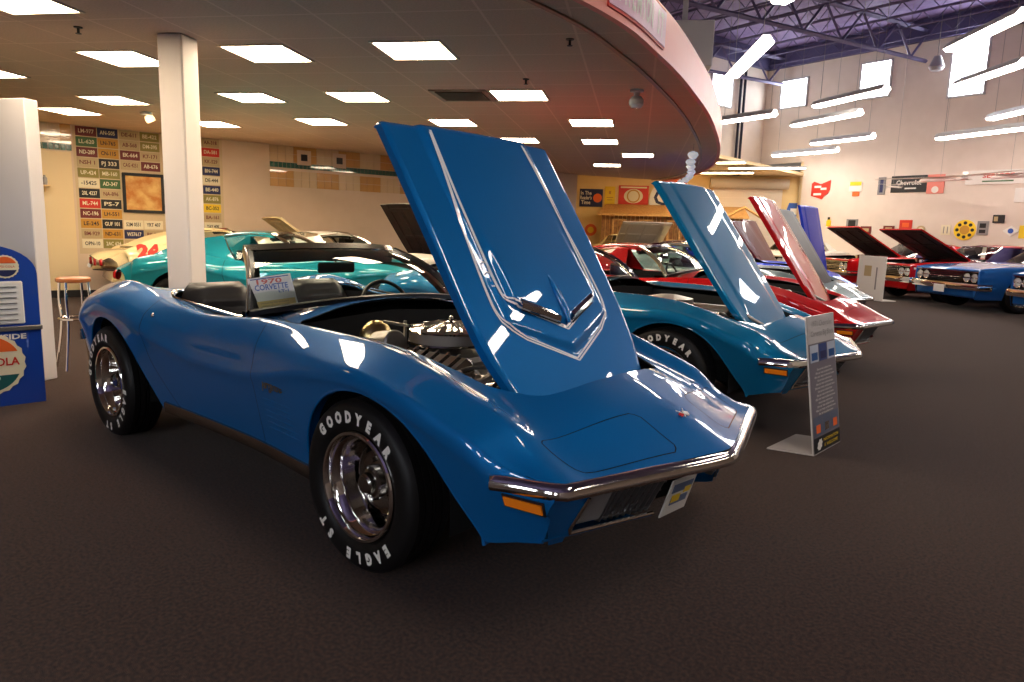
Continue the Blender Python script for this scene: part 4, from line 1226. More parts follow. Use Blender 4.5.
for k, (s, z) in enumerate(((4.21, 2.60), (4.94, 2.60), (6.66, 1.72))):
    mb = wall_box(WL, WLD3, WLn, s-.14, s+.14, z-.14, z+.14, .0, .016); mb.slot(1); mb2 = wall_box(WL, WLD3, WLn, s-.062, s+.062, z-.062, z+.062, .012, .03); mb.add(mb2.v, mb2.f)
    tag(mb.build('accent_tile', [m_wall, sblack], smooth=False), ('square black accent tile on the tile band, left of two', 'square black accent tile on the tile band, right of two', 'square black accent tile low on the wall right of the black hood')[k], 'tile', 'black accent tiles on the left wall')

# ---------------------------------------------------------------- lay-in ceiling lights
CL = [((-5.20, .38), 'directly left of the square column top'), ((-3.86, 1.06), 'in the nearest row, first right of the column'), ((-2.66, 1.74), 'in the nearest row, farthest right'),
      ((-9.42, 1.19), 'farthest left, above the white partition corner'), ((-7.81, 1.21), 'second from the left, above the licence plates'), ((-6.03, 2.10), 'in the second row, right of the column'),
      ((-4.85, 2.77), 'in the second row, left of the air vent'), ((-3.18, 3.70), 'just right of the ceiling air vent'), ((-8.73, 2.94), 'peeking out right of the column over the plates'),
      ((-6.95, 3.68), 'in the third row, above the tile band'), ((-5.28, 4.72), 'above the top edge of the raised blue hood'), ((-3.60, 5.70), 'in the column of lights nearest the salmon edge'),
      ((-4.60, 7.38), 'second farther light beside the raised hood top right'), ((-5.08, 9.36), 'beyond it, nearer the curved edge'), ((-6.68, 10.74), 'farthest flat panel near the back room'),
      ((-5.67, 6.63), 'partly hidden behind the raised blue hood top'), ((-3.98, -.80), 'cut off in the top left corner of the view')]
def ceiling_light(x, y, lab):
    t = thing('ceiling_light', 'square lit fluorescent ceiling panel '+lab, 'ceiling light', (x, y, HC-.0), R(31), 'lit square panels in the low ceiling')
    def fr():
        mb = MB(); w = .305
        for k in range(4):
            T = Matrix.Rotation(k*PI/2, 4, 'Z'); mb.box((w-.012, 0, -.004), (.024, 2*w, .014), T)
        return mb.mesh('clf', False)
    part('frame', 'clf', fr, mat('light_frame', (.6, .5, .4), .5), t)
    def df():
        mb = MB(); mb.box((0, 0, -.002), (.57, .57, .008), bev=.002); return mb.mesh('cld', False)
    part('diffuser', 'cld', df, m_panel, t)
for (x, y), lab in CL: ceiling_light(x, y, lab)
# the same kind goes on over the part of the room behind the camera's left
for x, y, lab in ((-2.4, -.2, 'over the rear of the near blue convertible'), (-6.6, -5.3, 'far to the left behind the view'), (-7.2, -.3, 'above the soda cooler')):
    ceiling_light(x, y, lab)
# vent
v = thing('ceiling_vent', 'square louvred air vent in the low brown ceiling', 'vent', (-3.73, 3.37, HC), R(31))
mb = MB(); 
for k in range(4): mb.box((.29, 0, -.006), (.05, .63, .016), Matrix.Rotation(k*PI/2, 4, 'Z'))
mb.build('frame', mat('vent_metal', (.40, .29, .20), .5), v, smooth=False)
mb = MB()
for k in range(9): mb.box((0, 0, 0), (.5, .045, .004), Matrix.Translation((0, -.22+.055*k, -.012)) @ Matrix.Rotation(R(35), 4, 'X'))
mb.build('louvre', MATS['vent_metal'], v, smooth=False)
mb = MB(); mb.box((0, 0, -.002), (.54, .54, .004)); mb.build('duct_opening', lining, v, smooth=False)
# sprinklers, spot lamps
for k, (px, py, lab) in enumerate(((78, 27, 'small ceiling sprinkler at the far left of the low ceiling'), (526, 79, 'small ceiling sprinkler above the right ceiling lights'), (570, 39, 'small ceiling sprinkler close to the salmon edge'))):
    p = on_z(px, py, HC); mb = MB(); mb.lathe([(.035, 0), (.03, -.012), (.01, -.014), (.01, -.05), (.022, -.052), (.022, -.056), (0, -.056)], 14, Matrix.Translation(p+Vector((0, 0, .004)))); tag(mb.build('sprinkler', sblack), lab, 'sprinkler', 'ceiling sprinklers')
p = on_z(637, 90, HC); t = thing('spot_lamp', 'clear round glass lamp under the low ceiling near its salmon edge', 'lamp', tuple(p), 0)
MB().lathe([(.07, 0), (.07, -.02), (.03, -.03), (.03, -.06), (0, -.06)], 20).build('mount', white, t); MB().lathe([(0, -.06), (.05, -.065), (.075, -.10), (.075, -.15), (.05, -.18), (0, -.185)], 20).build('globe', mat('frosted_globe', (.75, .78, .80), .15, coat=1.), t)
p = on_z(146, 112, HC); t = thing('spot_lamp', 'small white twin spotlight below the ceiling left of the column', 'lamp', tuple(p), 0)
mb = MB(); mb.box((0, 0, -.02), (.14, .12, .04), bev=.01); mb.build('mount', white, t); MB().lathe([(0, -.05), (.05, -.05), (.065, -.10), (.06, -.14), (0, -.13)], 18, Matrix.Rotation(.5, 4, 'X')).build('lamp_head', mat('lamp_warm', (.9, .8, .6), .3, emit=(1, .75, .4), estr=1.5), t)
# row of hanging glass ornaments / lamps along the end of the canopy edge
for k, (px, py, z) in enumerate(((706, 134, 2.66), (706, 146, 2.62), (704, 153, 2.58), (702, 160, 2.56), (698, 165, 2.60), (693, 171, 2.60), (690, 175, 2.62))):
    q = [(-3.05, 8.3), (-3.6, 9.3), (-4.0, 10.1), (-4.5, 11.1), (-5.0, 12.0), (-5.5, 12.8), (-6.0, 13.5)][k]
    t = thing('pendant_lamp', 'small clear pendant lamp under the canopy edge, number %s counting from the near one' % ('one', 'two', 'three', 'four', 'five', 'six', 'seven')[k], 'lamp', (q[0]-.35, q[1], HC), 0, 'clear lamps strung under the end of the curved canopy')
    MB().tube([(0, 0, 0), (0, 0, -.12)], .008, 6).build('stem', chrome, t)
    MB().lathe([(.02, -.12), (.07, -.14), (.09, -.18), (.05, -.24), (0, -.25)], 18).build('lamp_shade', mat('bright_glass', (.8, .85, .95), .1, emit=(.85, .9, 1), estr=.25), t)

# ---------------------------------------------------------------- hanging strip lights of the hall
def z4(x, y): return (740+x/3.408, y/3.408)
STR = [((732, 76), (766, 42), 4.5, 2.44, 'nearest, seen from below right of the salmon canopy edge'), (z4(715, 170), z4(968, 48), 5.0, 2.44, 'topmost at the right edge of the view'),
       (z4(740, 292), z4(968, 215), 5.0, 2.44, 'second from the top at the right edge of the view'), (z4(850, 405), z4(968, 378), 4.7, 2.44, 'lowest at the right edge of the view'),
       (z4(672, 472), z4(935, 440), 4.15, 2.44, 'in front of the bare wall left of the edge ones'), (z4(255, 362), z4(500, 305), 4.8, 2.44, 'crossing below the middle square window'),
       (z4(180, 428), z4(410, 385), 4.6, 2.44, 'second one below the middle square window'), (z4(245, 490), z4(455, 465), 4.4, 2.44, 'third one below the middle square window'),
       (z4(112, 530), z4(298, 515), 4.25, 2.44, 'lowest, below the leftmost square window'), ((720, 122), (748, 118), 4.5, 1.8, 'beside the dark pipes left of the wall corner'),
       ((777, 2), (804, 0), 4.7, 2.44, 'cut off by the top edge of the view')]
for a, b, Z, L, lab in STR:
    A_ = on_z(*a, Z); B_ = on_z(*b, Z); dd_ = (B_-A_)
    if dd_.length < L-.3 or dd_.length > L+.3: dd_ = dd_.normalized()*L
    B_ = A_+dd_
    if a[0] == 777: B_ = A_+Vector((1.9, -1.5, 0))
    mid = (A_+B_)/2; L = dd_.length if a[0] != 777 else 2.4; ang = math.atan2((B_-A_).y, (B_-A_).x)
    t = thing('hanging_strip_light', 'long hanging fluorescent strip light, '+lab, 'ceiling light', (mid.x, mid.y, Z), ang, 'strip lights hung over the hall')
    mb = MB(); mb.sweep([(Vector((x, 0, 0)), Vector((0, 1, 0)), Vector((0, 0, 1))) for x in (-L/2, L/2)], [(-.15, .0), (-.06, .12), (.06, .12), (.15, 0), (.14, 0), (.055, .11), (-.055, .11), (-.14, 0)]); mb.box((0, 0, .135), (L*.9, .05, .03)); mb.build('housing', mat('housing_white', (.62, .60, .60), .4), t, smooth=False)
    mb = MB(); mb.box((0, 0, -.01), (L-.04, .26, .08), bev=.03); mb.build('diffuser', m_tube, t, smooth=False)
    for s in (-.42, .42): MB().tube([(L*s, 0, .12), (L*s, 0, HCZ-Z)], .005, 5).build('suspension_wire', greymetal, t)
# more of the same hall lights, outside the frame to the right and behind the camera
for k, (x, y) in enumerate(((3.5, 4.5), (5.5, 8.5), (3.2, -.2), (7.0, 1.5), (8.5, 6), (4.2, 12.5))):
    t = thing('hanging_strip_light', 'hanging strip light outside the view to the right, '+('first', 'second', 'third', 'fourth', 'fifth', 'sixth', 'seventh', 'eighth', 'ninth')[k]+' of nine', 'ceiling light', (x, y, 4.9), R(-40), 'strip lights hung over the hall')
    L = 2.44; mb = MB(); mb.sweep([(Vector((q, 0, 0)), Vector((0, 1, 0)), Vector((0, 0, 1))) for q in (-L/2, L/2)], [(-.15, .0), (-.06, .12), (.06, .12), (.15, 0), (.14, 0), (.055, .11), (-.055, .11), (-.14, 0)]); mb.build('housing', MATS['housing_white'], t, smooth=False)
    mb = MB(); mb.box((0, 0, -.01), (L-.04, .26, .08), bev=.03); mb.build('diffuser', m_tube, t, smooth=False)
    for s in (-.42, .42): MB().tube([(L*s, 0, .12), (L*s, 0, HCZ-4.9)], .005, 5).build('suspension_wire', greymetal, t)

# ---------------------------------------------------------------- square windows high up
def window(n, P, D, Nn, s0, s1, z0, z1):
    fr_ = MB(); 
    T = frame(P((s0+s1)/2, (z0+z1)/2, .03), Vector(D), (0, 0, 1)); w = abs(s1-s0); h = z1-z0
    for sx in (-1, 1): fr_.box((sx*w/2, 0, 0), (.06, h+.06, .06), T)
    for sy in (-1, 1): fr_.box((0, sy*h/2, 0), (w+.06, .06, .06), T)
    o = struct(fr_.build('window_%d' % n, mat('window_frame_paint', (.6, .58, .58), .5), smooth=False))
    g = MB(); g.box((0, 0, 0), (w-.04, h-.04, .02), T); g.build('pane', m_win, o, smooth=False)
    return o
window(1, WR, RD, RN, 12.05, 13.1, 6.1, 7.08); window(2, WR, RD, RN, 9.1, 10.1, 6.05, 7.2); window(3, WR, RD, RN, 6.3, 7.3, 5.75, 7.4)
window(4, WR, RD, RN, 1.2, 2.3, 5.9, 7.3); window(5, WR, RD, RN, -4, -2.9, 5.9, 7.3)
W2D = dirv(257); W2N = np.array([-W2D[1], W2D[0], 0.]); W2N = W2N if W2N[0] > 0 else -W2N
def W2(s, z, off=0.): return Vector((c_.x+W2D[0]*s+W2N[0]*off, c_.y+W2D[1]*s+W2N[1]*off, z))
for n, (qa, qb) in enumerate((((712, 72), (730, 108)),)):
    a = on_plane(*qa, c_, W2N); b = on_plane(*qb, c_, W2N); sa = (Vector(a)-c_).dot(Vector(W2D)); sb = (Vector(b)-c_).dot(Vector(W2D))
    window(6, W2, W2D, W2N, min(sa, sb), max(sa, sb), b[2], a[2])
# big windows behind the camera (their light lands on the hoods)
def WB(s, z, off=0.): return Vector((s, -13+off, z))
for k, s in enumerate((0, 4.5, 8.5)): window(7+k, WB, (1, 0, 0), (0, 1, 0), s-.9, s+.9, 3.4, 5.4)
# pipes at the wall corner
for k, px in enumerate((740, 744)):
    a = on_plane(px, 100, W2(0, 0, .1), W2N); tag(MB().tube([(a[0], a[1], 3.6), (a[0], a[1], HCZ)], .05, 8).build('wall_pipe', mat('dark_pipe', (.02, .02, .035), .4, .4)), ('dark vertical pipe on the hall wall, left of the pair', 'dark vertical pipe on the hall wall, right of the pair')[k], 'pipe', 'pair of dark pipes')
# roof structure : purple trusses and joists
TD = dirv(250)
for k, s in enumerate((8.05, 1.2, 13.0, -6)):
    base = WR(s, 0, .05); L = 26; zt, zb = HCZ-.35, HCZ-1.25; m = TD
    def tp(u, z): return Vector((base.x+m[0]*u, base.y+m[1]*u, z))
    t = thing('roof_truss', 'violet steel roof truss '+('ending on the wall right of the middle window' , 'at the upper right corner of the view', 'over the leftmost windows', 'far right outside the view')[k], 'roof truss', tuple(base), 0, 'steel trusses under the purple roof')
    def loc(p): return tuple(p-base)
    mb = MB(); mb.tube([loc(tp(0, zt)), loc(tp(L, zt))], .075, 4); mb.build('top_chord', m_steel, t)
    mb = MB(); mb.tube([loc(tp(0, zb)), loc(tp(L, zb))], .065, 4); mb.build('bottom_chord', m_steel, t)
    n = 16
    for i in range(n):
        u0 = L*i/n; u1 = L*(i+.5)/n; u2 = L*(i+1)/n
        mb = MB(); mb.tube([loc(tp(u0, zt)), loc(tp(u1, zb))], .045, 4); mb.tube([loc(tp(u1, zb)), loc(tp(u2, zt))], .045, 4); mb.build('web_brace', m_steel, t)
mb = MB()
for k in range(22):
    c0 = WR(16, HCZ-.16, .3+1.25*k); c1 = WR(-12, HCZ-.16, .3+1.25*k); mb.tube([c0, c1], .04, 4); mb.tube([c0-Vector((0, 0, .38)), c1-Vector((0, 0, .38))], .025, 4)
    m = 40
    for i in range(m):
        a = c0.lerp(c1, i/m); b = c0.lerp(c1, (i+.5)/m)-Vector((0, 0, .38)); d = c0.lerp(c1, (i+1)/m); mb.tube([a, b, d], .016, 4, caps=False)
struct(mb.build('trim_6', m_steel, smooth=False))
mb = MB(); mb.sweep([(WR(s, HCZ-.65, 0), Vector(RN), Vector((0, 0, 1))) for s in (13.75, -12)], [(0, 0), (.18, 0), (.18, .65), (0, .65)]); struct(mb.build('trim_7', mat('violet_beam', (.09, .08, .18), .6), smooth=False))
mb = MB(); mb.sweep([(W2(s, HCZ-.65, 0), Vector(W2N), Vector((0, 0, 1))) for s in (0, 33)], [(0, 0), (.18, 0), (.18, .65), (0, .65)]); struct(mb.build('trim_8', MATS['violet_beam'], smooth=False))
# grey duct box hanging above the canopy edge, and hall speaker
p = on_plane(683, 48, (-8, 12, 0), np.array([.6, -.8, 0])); mb = MB(); mb.box(tuple(p), (1.3, .9, 1.0), rz=R(32), bev=.02); mb.box((p.x, p.y, (p.z+HCZ)/2+.25), (.12, .12, HCZ-p.z-.5), rz=R(32)); tag(mb.build('air_duct', mat('duct_grey', (.48, .46, .46), .5), smooth=False), 'pale grey boxy air duct above the salmon canopy edge', 'duct')
p = on_plane(937, 63, WR(8, 0, .6), RN); t = thing('hall_speaker', 'small grey round speaker hung at the end of the roof truss', 'speaker', tuple(p)); MB().lathe([(0, .22), (.10, .2), (.20, -.05), (.22, -.12), (.16, -.22), (0, -.24)], 20).build('speaker_body', mat('speaker_grey', (.30, .28, .30), .4), t); MB().tube([(0, 0, .2), (0, 0, HCZ-p.z)], .012, 6).build('hanger', greymetal, t)

# ---------------------------------------------------------------- signs and plates
def flat(name, P, D, Nn, s, z, w, h, m, label, cat, group=None, th=.02, shape='rect'):
    T = frame(P(s, z, .004), Vector(D)*(1 if Vector(D).cross(Vector((0, 0, 1))).dot(Vector(Nn)) > 0 else -1), (0, 0, 1))
    mb = MB()
    if shape == 'rect': mb.box((0, 0, th/2), (w, h, th), T, bev=.004)
    elif shape == 'disc': mb.lathe([(0, 0), (w/2, 0), (w/2, th), (0, th)], 40, T)
    else: mb.prism([(a*w, b*h) for a, b in shape], 0, th, T)
    o = mb.build(name, m, smooth=False); tag(o, label, cat, group); return o, T @ Matrix.Translation((0, 0, th+.002))
def sub(o, T, name, items, m):
    mb = MB()
    for it in items:
        k = it[0]
        if k == 'box': mb.box((it[1], it[2], 0), (it[3], it[4], .003), T)
        elif k == 'disc': mb.lathe([(0, .0015), (it[3], .0015), (it[3], -.002)], 32, T @ Matrix.Translation((it[1], it[2], 0)) @ Matrix.Scale(it[4] if len(it) > 4 else 1, 4, (0, 1, 0)))
        elif k == 'ring': mb.lathe([(it[3], .0), (it[3], .002), (it[4], .002), (it[4], .0)], 32, T @ Matrix.Translation((it[1], it[2], 0)))
        elif k == 'txt': put_text(mb, it[3], it[4], T @ Matrix.Translation((it[1], it[2], .002)), width=it[5] if len(it) > 5 else None, bold=.02*it[4])
        elif k == 'poly': mb.prism(it[1], 0, .002, T)
    return mb.build(name, m, o, smooth=False)
def cm(name, c, r=.5): return mat(name, c, r)
c_red = cm('sign_red', (.62, .03, .015)); c_yel = cm('sign_yellow', (.85, .58, .02)); c_navy = cm('sign_navy', (.015, .02, .09)); c_orange = cm('sign_orange', (.80, .13, .02)); c_cream = cm('sign_cream', (.78, .70, .50)); c_wht = cm('sign_white', (.80, .77, .72)); c_blk = cm('sign_black', (.012, .012, .014)); c_grn = cm('sign_green', (.05, .13, .04)); c_mar = cm('sign_maroon', (.16, .02, .02)); c_tan = cm('sign_tan', (.50, .38, .20)); c_blu = cm('sign_blue', (.03, .10, .42)); c_gry = cm('sign_grey', (.25, .24, .24)); c_pink = cm('sign_pink', (.80, .25, .20)); c_org2 = cm('sign_ochre', (.55, .27, .03)); c_olv = cm('sign_olive', (.26, .22, .05))

# licence plates
PL = {0: ['maroon', 'green', 'maroon', 'tan', 'olive', 'cream', 'black', 'red', 'maroon', 'ochre', 'tan', 'cream'],
      1: ['navy', 'ochre', 'ochre', 'black', 'olive', 'green', 'tan', 'black', 'ochre', 'black', 'ochre', 'olive'],
      2: ['tan', 'tan', 'maroon', 'tan', None, None, None, None, None, 'cream', 'navy', 'tan'],
      3: ['olive', 'olive', 'tan', 'maroon', None, None, None, None, None, 'cream', 'tan', 'olive'],
      6: ['tan', 'red', 'tan', 'navy', 'cream', 'navy', 'olive', 'yellow', 'tan', 'cream'],
      5: ['tan', 'cream', 'tan', 'black', 'yellow', 'tan', 'navy', 'cream', 'red', 'tan']}
PC = dict(maroon=c_mar, green=c_grn, tan=c_tan, olive=c_olv, cream=c_cream, black=c_blk, red=c_red, ochre=c_org2, navy=c_navy, yellow=c_yel)
TXT = {(1, 3): 'PJ 333', (1, 7): 'PS-7', (2, 10): 'W57617', (3, 2): 'K7-171', (0, 5): '-15425', (0, 6): '20L 4237', (1, 9): 'GUF 101', (2, 3): 'CAG 4251', (0, 4): 'UP-424', (2, 9): '52M 0551', (3, 9): 'YRT 407', (2, 11): 'K 77897', (0, 11): 'OPN-10', (1, 11): '2AC 624', (0, 3): 'NSH 1', (6, 9): 'YAY 40K'}
S0 = {0: .40, 1: .71, 2: 1.03, 3: 1.34, 5: 2.02, 6: 2.33}
ordn = ['top', 'second', 'third', 'fourth', 'fifth', 'sixth', 'seventh', 'eighth', 'ninth', 'tenth', 'eleventh', 'bottom']
coln = {0: 'leftmost column of the plate wall', 1: 'second column of the plate wall', 2: 'third column, by the framed picture', 3: 'fourth column, left of the square column', 5: 'fifth column, right behind the square column', 6: 'rightmost column of the plate wall'}
rnd = random.Random(11)
for c, L in PL.items():
    for r, cn in enumerate(L):
        if cn is None: continue
        dz = .166; z = 2.715-dz*r
        txt = TXT.get((c, r)) or '%s%s-%d' % (rnd.choice('ABCDEHKLMN'), rnd.choice('ABCDEHKLMN'), rnd.randint(100, 999))
        lab = '%s licence plate%s, %s in the %s' % (cn, ' reading '+TXT[(c, r)] if (c, r) in TXT else '', ordn[r] if r < 11 else 'bottom', coln[c])
        o, T = flat('licence_plate', WL, WLD3, WLn, S0[c]+.15, z, .30, .150, PC[cn], lab, 'licence plate', 'old licence plates covering the left wall', th=.008)
        sub(o, T, 'plate_number', [('txt', 0, 0, txt, .088, .22)], c_cream if cn in ('maroon', 'green', 'black', 'red', 'navy', 'olive') else (c_blk if cn != 'tan' else c_mar))
# plywood-coloured backing under the plates
mb = wall_box(WL, WLD3, WLn, .36, 2.68, .72, 2.79, 0, .006); struct(mb.build('trim_9', mat('plate_backing', (.62, .48, .30), .8), smooth=False))
# framed picture
t = thing('framed_picture', 'framed orange and brown collage picture among the licence plates', 'picture', tuple(WL(1.36, 1.76, .02)))
T = frame((0, 0, 0), Vector(WLD3)*-1 if Vector(WLD3).cross(Vector((0, 0, 1))).dot(Vector(WLn)) < 0 else Vector(WLD3), (0, 0, 1))
mb = MB()
for k, (x, y, w, h) in enumerate(((-.30, 0, .05, .66), (.30, 0, .05, .66), (0, .31, .64, .05), (0, -.31, .64, .05))): mb.box((x, y, .01), (w, h, .04), T, bev=.006)
mb.build('picture_frame', c_blk, t, smooth=False)
m_art = mat('collage_print', (.55, .20, .03), .5, noise=(7, (.75, .48, .16), 6)); mb = MB(); mb.box((0, 0, 0), (.58, .60, .01), T); mb.build('print', m_art, t, smooth=False)
# black wire-shaped letter above the teal car
mb = MB(); q = WL(2.83, .80, .03); T = frame(q, Vector(WLD3), (0, 0, 1)); mb.tube([T @ Vector(v) for v in ((-.14, -.05, 0), (-.08, .10, 0), (.02, .14, 0), (.08, .08, 0), (.10, -.04, 0), (.03, -.06, 0), (-.02, .02, 0))], .018, 6); tag(mb.build('wall_ornament', c_blk), 'small black curved ornament on the wall right of the plates', 'ornament')
# wall shelf with things
t = thing('wall_shelf', 'small cream shelf on the yellow wall beside the white partition', 'shelf', tuple(WL(-.25, 1.80, .05)))
T = frame((0, 0, 0), Vector(WLD3), (0, 0, 1)); mb = MB(); mb.box((0, 0, .10), (.5, .02, .22), T, bev=.004); mb.build('board', m_yellow, t, smooth=False); mb = MB(); mb.box((-.18, -.05, .05), (.02, .09, .09), T); mb.box((.18, -.05, .05), (.02, .09, .09), T); mb.build('bracket', m_yellow, t, smooth=False)
q = WL(-.40, 1.97, .15); mb = MB(); mb.box((q.x, q.y, q.z-.02), (.12, .28, .25), rz=R(-12), bev=.02); tag(mb.build('cardboard_box', c_cream, smooth=False), 'small cream box standing upright on the wall shelf', 'box')
for k, (s, cc_) in enumerate(((-.10, c_mar), (-.02, c_gry))):
    q = WL(s-.05, 1.865, .15); mb = MB(); mb.lathe([(0, -.05), (.035, -.05), (.04, 0), (.035, .06), (.015, .08), (.015, .10), (0, .10)], 14, Matrix.Translation(q)); tag(mb.build('jar', cc_), ('small maroon jar on the wall shelf beside the cream box', 'small grey jar at the right end of the wall shelf')[k], 'jar', 'jars on the wall shelf')

# far wall signs
o, T = flat('round_oil_sign', FW, FWd, FWn, .76, 2.62, 1.75, 1.75, c_wht, 'big round white and orange oil company sign on the yellow far wall', 'sign', shape='disc', th=.08)
sub(o, T, 'orange_half', [('poly', [(.84*math.cos(a), .84*math.sin(a)) for a in np.linspace(R(200), R(340), 20)]), ('poly', [(.84*math.cos(a), .84*math.sin(a)) for a in np.linspace(R(50), R(130), 14)])], c_orange)
sub(o, T, 'sign_lettering', [('txt', 0, .10, 'Gulf', .80, 1.5)], c_navy)
o, T = flat('red_food_sign', FW, FWd, FWn, -.72, 2.78, 1.14, .80, c_red, 'red rectangular sign with a pale oval on the far wall', 'sign', th=.04)
sub(o, T, 'oval_picture', [('disc', 0, 0, .36, .75), ('box', 0, .33, 1.0, .06)], c_cream); sub(o, T, 'rim', [('ring', 0, 0, .20, .25)], c_org2)
o, T = flat('yellow_notice_sign', FW, FWd, FWn, -1.62, 2.76, .40, .74, c_yel, 'narrow yellow notice sign on the far wall between two larger signs', 'sign', th=.03)
sub(o, T, 'printed_lines', [('box', 0, .14, .08, .12), ('box', 0, -.05, .26, .03), ('box', 0, -.14, .22, .03)], c_org2)
o, T = flat('navy_notice_sign', FW, FWd, FWn, -2.34, 2.68, .90, .68, c_navy, 'dark navy sign with white words and orange disc on the far wall', 'sign', th=.03)
sub(o, T, 'white_lettering', [('txt', -.2, .18, 'In The', .20, .42), ('txt', -.2, .0, "Reader's", .20, .44), ('txt', -.2, -.18, 'Time', .20, .36)], c_wht); sub(o, T, 'orange_disc', [('disc', .25, 0, .17)], c_orange)
o, T = flat('orange_bulb_sign', FW, FWd, FWn, -2.3, 1.45, .46, .58, c_orange, 'small round orange sign left of the wooden lean-to', 'sign', shape='disc', th=.05)
sub(o, T, 'disc_centre', [('disc', 0, 0, .12)], c_yel)
# hanging red balls
for k, (px, py) in enumerate(((683, 170), (681, 192))):
    p = on_plane(px, py, FW(0, 0, 6), FWn); t = thing('hanging_red_lantern', ('round red hanging lantern, upper one', 'round red hanging lantern, lower one')[k]+' beyond the raised blue hood', 'lantern', tuple(p), 0, 'red lanterns hanging in the back room')
    MB().lathe([(.02, .26), (.16, .18), (.24, .0), (.16, -.18), (0, -.24)], 20).build('globe', mat('lantern_red', (.45, .03, .03), .3, coat=.6), t); MB().tube([(0, 0, .25), (0, 0, 3.62-p.z)], .01, 5).build('cord', sblack, t)
# wooden lean-to front
m_wood = mat('brown_boards', (.17, .07, .02), .6, noise=(9, (.34, .16, .05), 4)); m_roofw = mat('shingle_wood', (.50, .25, .08), .55, noise=(14, (.66, .38, .14), 4))
t = thing('wooden_lean_to', 'brown wooden shed front with a sloping shingle roof along the far wall', 'shed', tuple(FW(0, 0, 0)))
FD3 = Vector(FWd); FN3 = Vector(FWn)
def FL(s, z, off): return FD3*s+FN3*off+Vector((0, 0, z))
mb = MB(); mb.add([FL(-1.75, 2.46, .15), FL(3.4, 2.46, .15), FL(3.4, 2.06, 1.5), FL(-2.0, 2.06, 1.5), FL(-1.75, 2.40, .15), FL(3.4, 2.40, .15), FL(3.4, 1.99, 1.5), FL(-2.0, 1.99, 1.5)], [(0, 3, 2, 1), (4, 5, 6, 7), (3, 7, 6, 2), (0, 4, 7, 3), (1, 2, 6, 5)]); mb.build('shingle_roof', m_roofw, t, smooth=False)
mb = MB()
for k in range(34):
    s = -1.85+k*.155; mb.sweep([(FL(s, .0, 1.2), FD3, FN3), (FL(s, 2.10, 1.2), FD3, FN3)], [(0, 0), (.14, 0), (.14, .03), (0, .03)])
mb.build('board_wall', m_wood, t, smooth=False)
mb = MB()
for s in (1.9, 3.2): mb.tube([FL(s-.6, 2.05, 1.55), FL(s, 2.4, 1.52), FL(s+.6, 2.05, 1.55)], .05, 4)
mb.build('gable_board', m_roofw, t, smooth=False)
for k, s in enumerate((-1.2, -.2, .8)):
    mb = MB()
    for q in (-1, 1): mb.sweep([(FL(s+q*.22, 1.15, 1.24), FD3, FN3), (FL(s+q*.22, 1.85, 1.24), FD3, FN3)], [(-.03, 0), (.03, 0), (.03, .03), (-.03, .03)])
    for q in (1.15, 1.85): mb.sweep([(FL(s-.25, q, 1.24), Vector((0, 0, 1)), FN3), (FL(s+.25, q, 1.24), Vector((0, 0, 1)), FN3)], [(-.03, 0), (.03, 0), (.03, .03), (-.03, .03)])
    mb.build('window_casing', m_roofw, t, smooth=False)
# roll-up screen door
mb = wall_box(FW, FWd, FWn, 2.25, 4.75, .0, 3.15, .02, .06); o = struct(mb.build('door_2', mat('roll_door', (.74, .62, .52), .6), smooth=False))
mb = MB()
for k in range(15): mb.sweep([(FW(2.25, .2+.2*k, .06), Vector(FWn), Vector((0, 0, 1))), (FW(4.75, .2+.2*k, .06), Vector(FWn), Vector((0, 0, 1)))], [(0, 0), (.006, .005), (0, .01)])
mb.build('door_slats', MATS['roll_door'], o, smooth=False)
mb = MB(); mb.tube([FW(2.1, 3.32, .25), FW(4.9, 3.32, .25)], .19, 20); mb.build('door_roller', mat('roller_housing', (.50, .42, .34), .5), o)
# back-room strip lights
for k, (x, y, lab) in enumerate(((-9.8, 17.6, 'leftmost, over the wooden lean-to'), (-7.9, 17.9, 'middle one'), (-6.9, 20.2, 'right one, near the roll-up door'), (-9.0, 21.2, 'rearmost'))):
    t = thing('flush_strip_light', 'strip light under the yellow back room ceiling, '+lab, 'ceiling light', (x, y, 3.60), R(20), 'strip lights of the yellow back room')
    mb = MB(); mb.box((0, 0, -.03), (2.4, .3, .05), bev=.01); mb.build('housing', MATS['housing_white'], t, smooth=False); mb = MB(); mb.box((0, 0, -.065), (2.3, .24, .02)); mb.build('diffuser', mat('warm_tube', (1, 1, 1), .5, emit=(1, .80, .45), estr=22), t, smooth=False)

# right wall signs : pixel centre, width/height in pixels of the photograph
def wr_at(px, py): p = on_plane(px, py, PR, RN); return (p-Vector(PR)).dot(Vector(RD)), p.z
ppm = 27.5
def rs(name, px, py, w, h, m, lab, cat='sign', shape='rect', grp='signs on the pale right wall'):
    s, z = wr_at(px, py); D = math.dist(WR(s, z), tuple(CAM)); k = D/FPX*.93
    return flat(name, WR, RD, RN, s, z, w*k*1.12, h*k, m, lab, cat, grp, th=.03, shape=shape)+(k,)
OH = [(-.5, .35), (-.38, .45), (-.2, .38), (0, .30), (.15, .36), (.5, .5), (.48, .0), (.38, -.2), (.2, -.32), (.1, -.5), (-.1, -.42), (-.3, -.36), (-.5, -.30)]
o, T, k = rs('state_outline_sign', 821, 190, 17, 18, c_red, 'red sign cut in the outline of a US state', shape=OH); sub(o, T, 'state_lettering', [('box', -3*k, 3*k, 7*k, 2*k), ('box', 3*k, 1*k, 6*k, 2*k), ('box', -3*k, -4*k, 8*k, 2*k)], c_wht)
o, T, k = rs('yellow_white_sign', 856, 187, 11, 8, c_wht, 'small glowing white and yellow sign right of the state outline'); sub(o, T, 'yellow_band', [('box', 0, 3*k, 11*k, 3.5*k)], c_yel)
o, T, k = rs('red_tag_sign', 856, 194, 6, 4, c_orange, 'tiny orange sign just under the white and yellow sign')
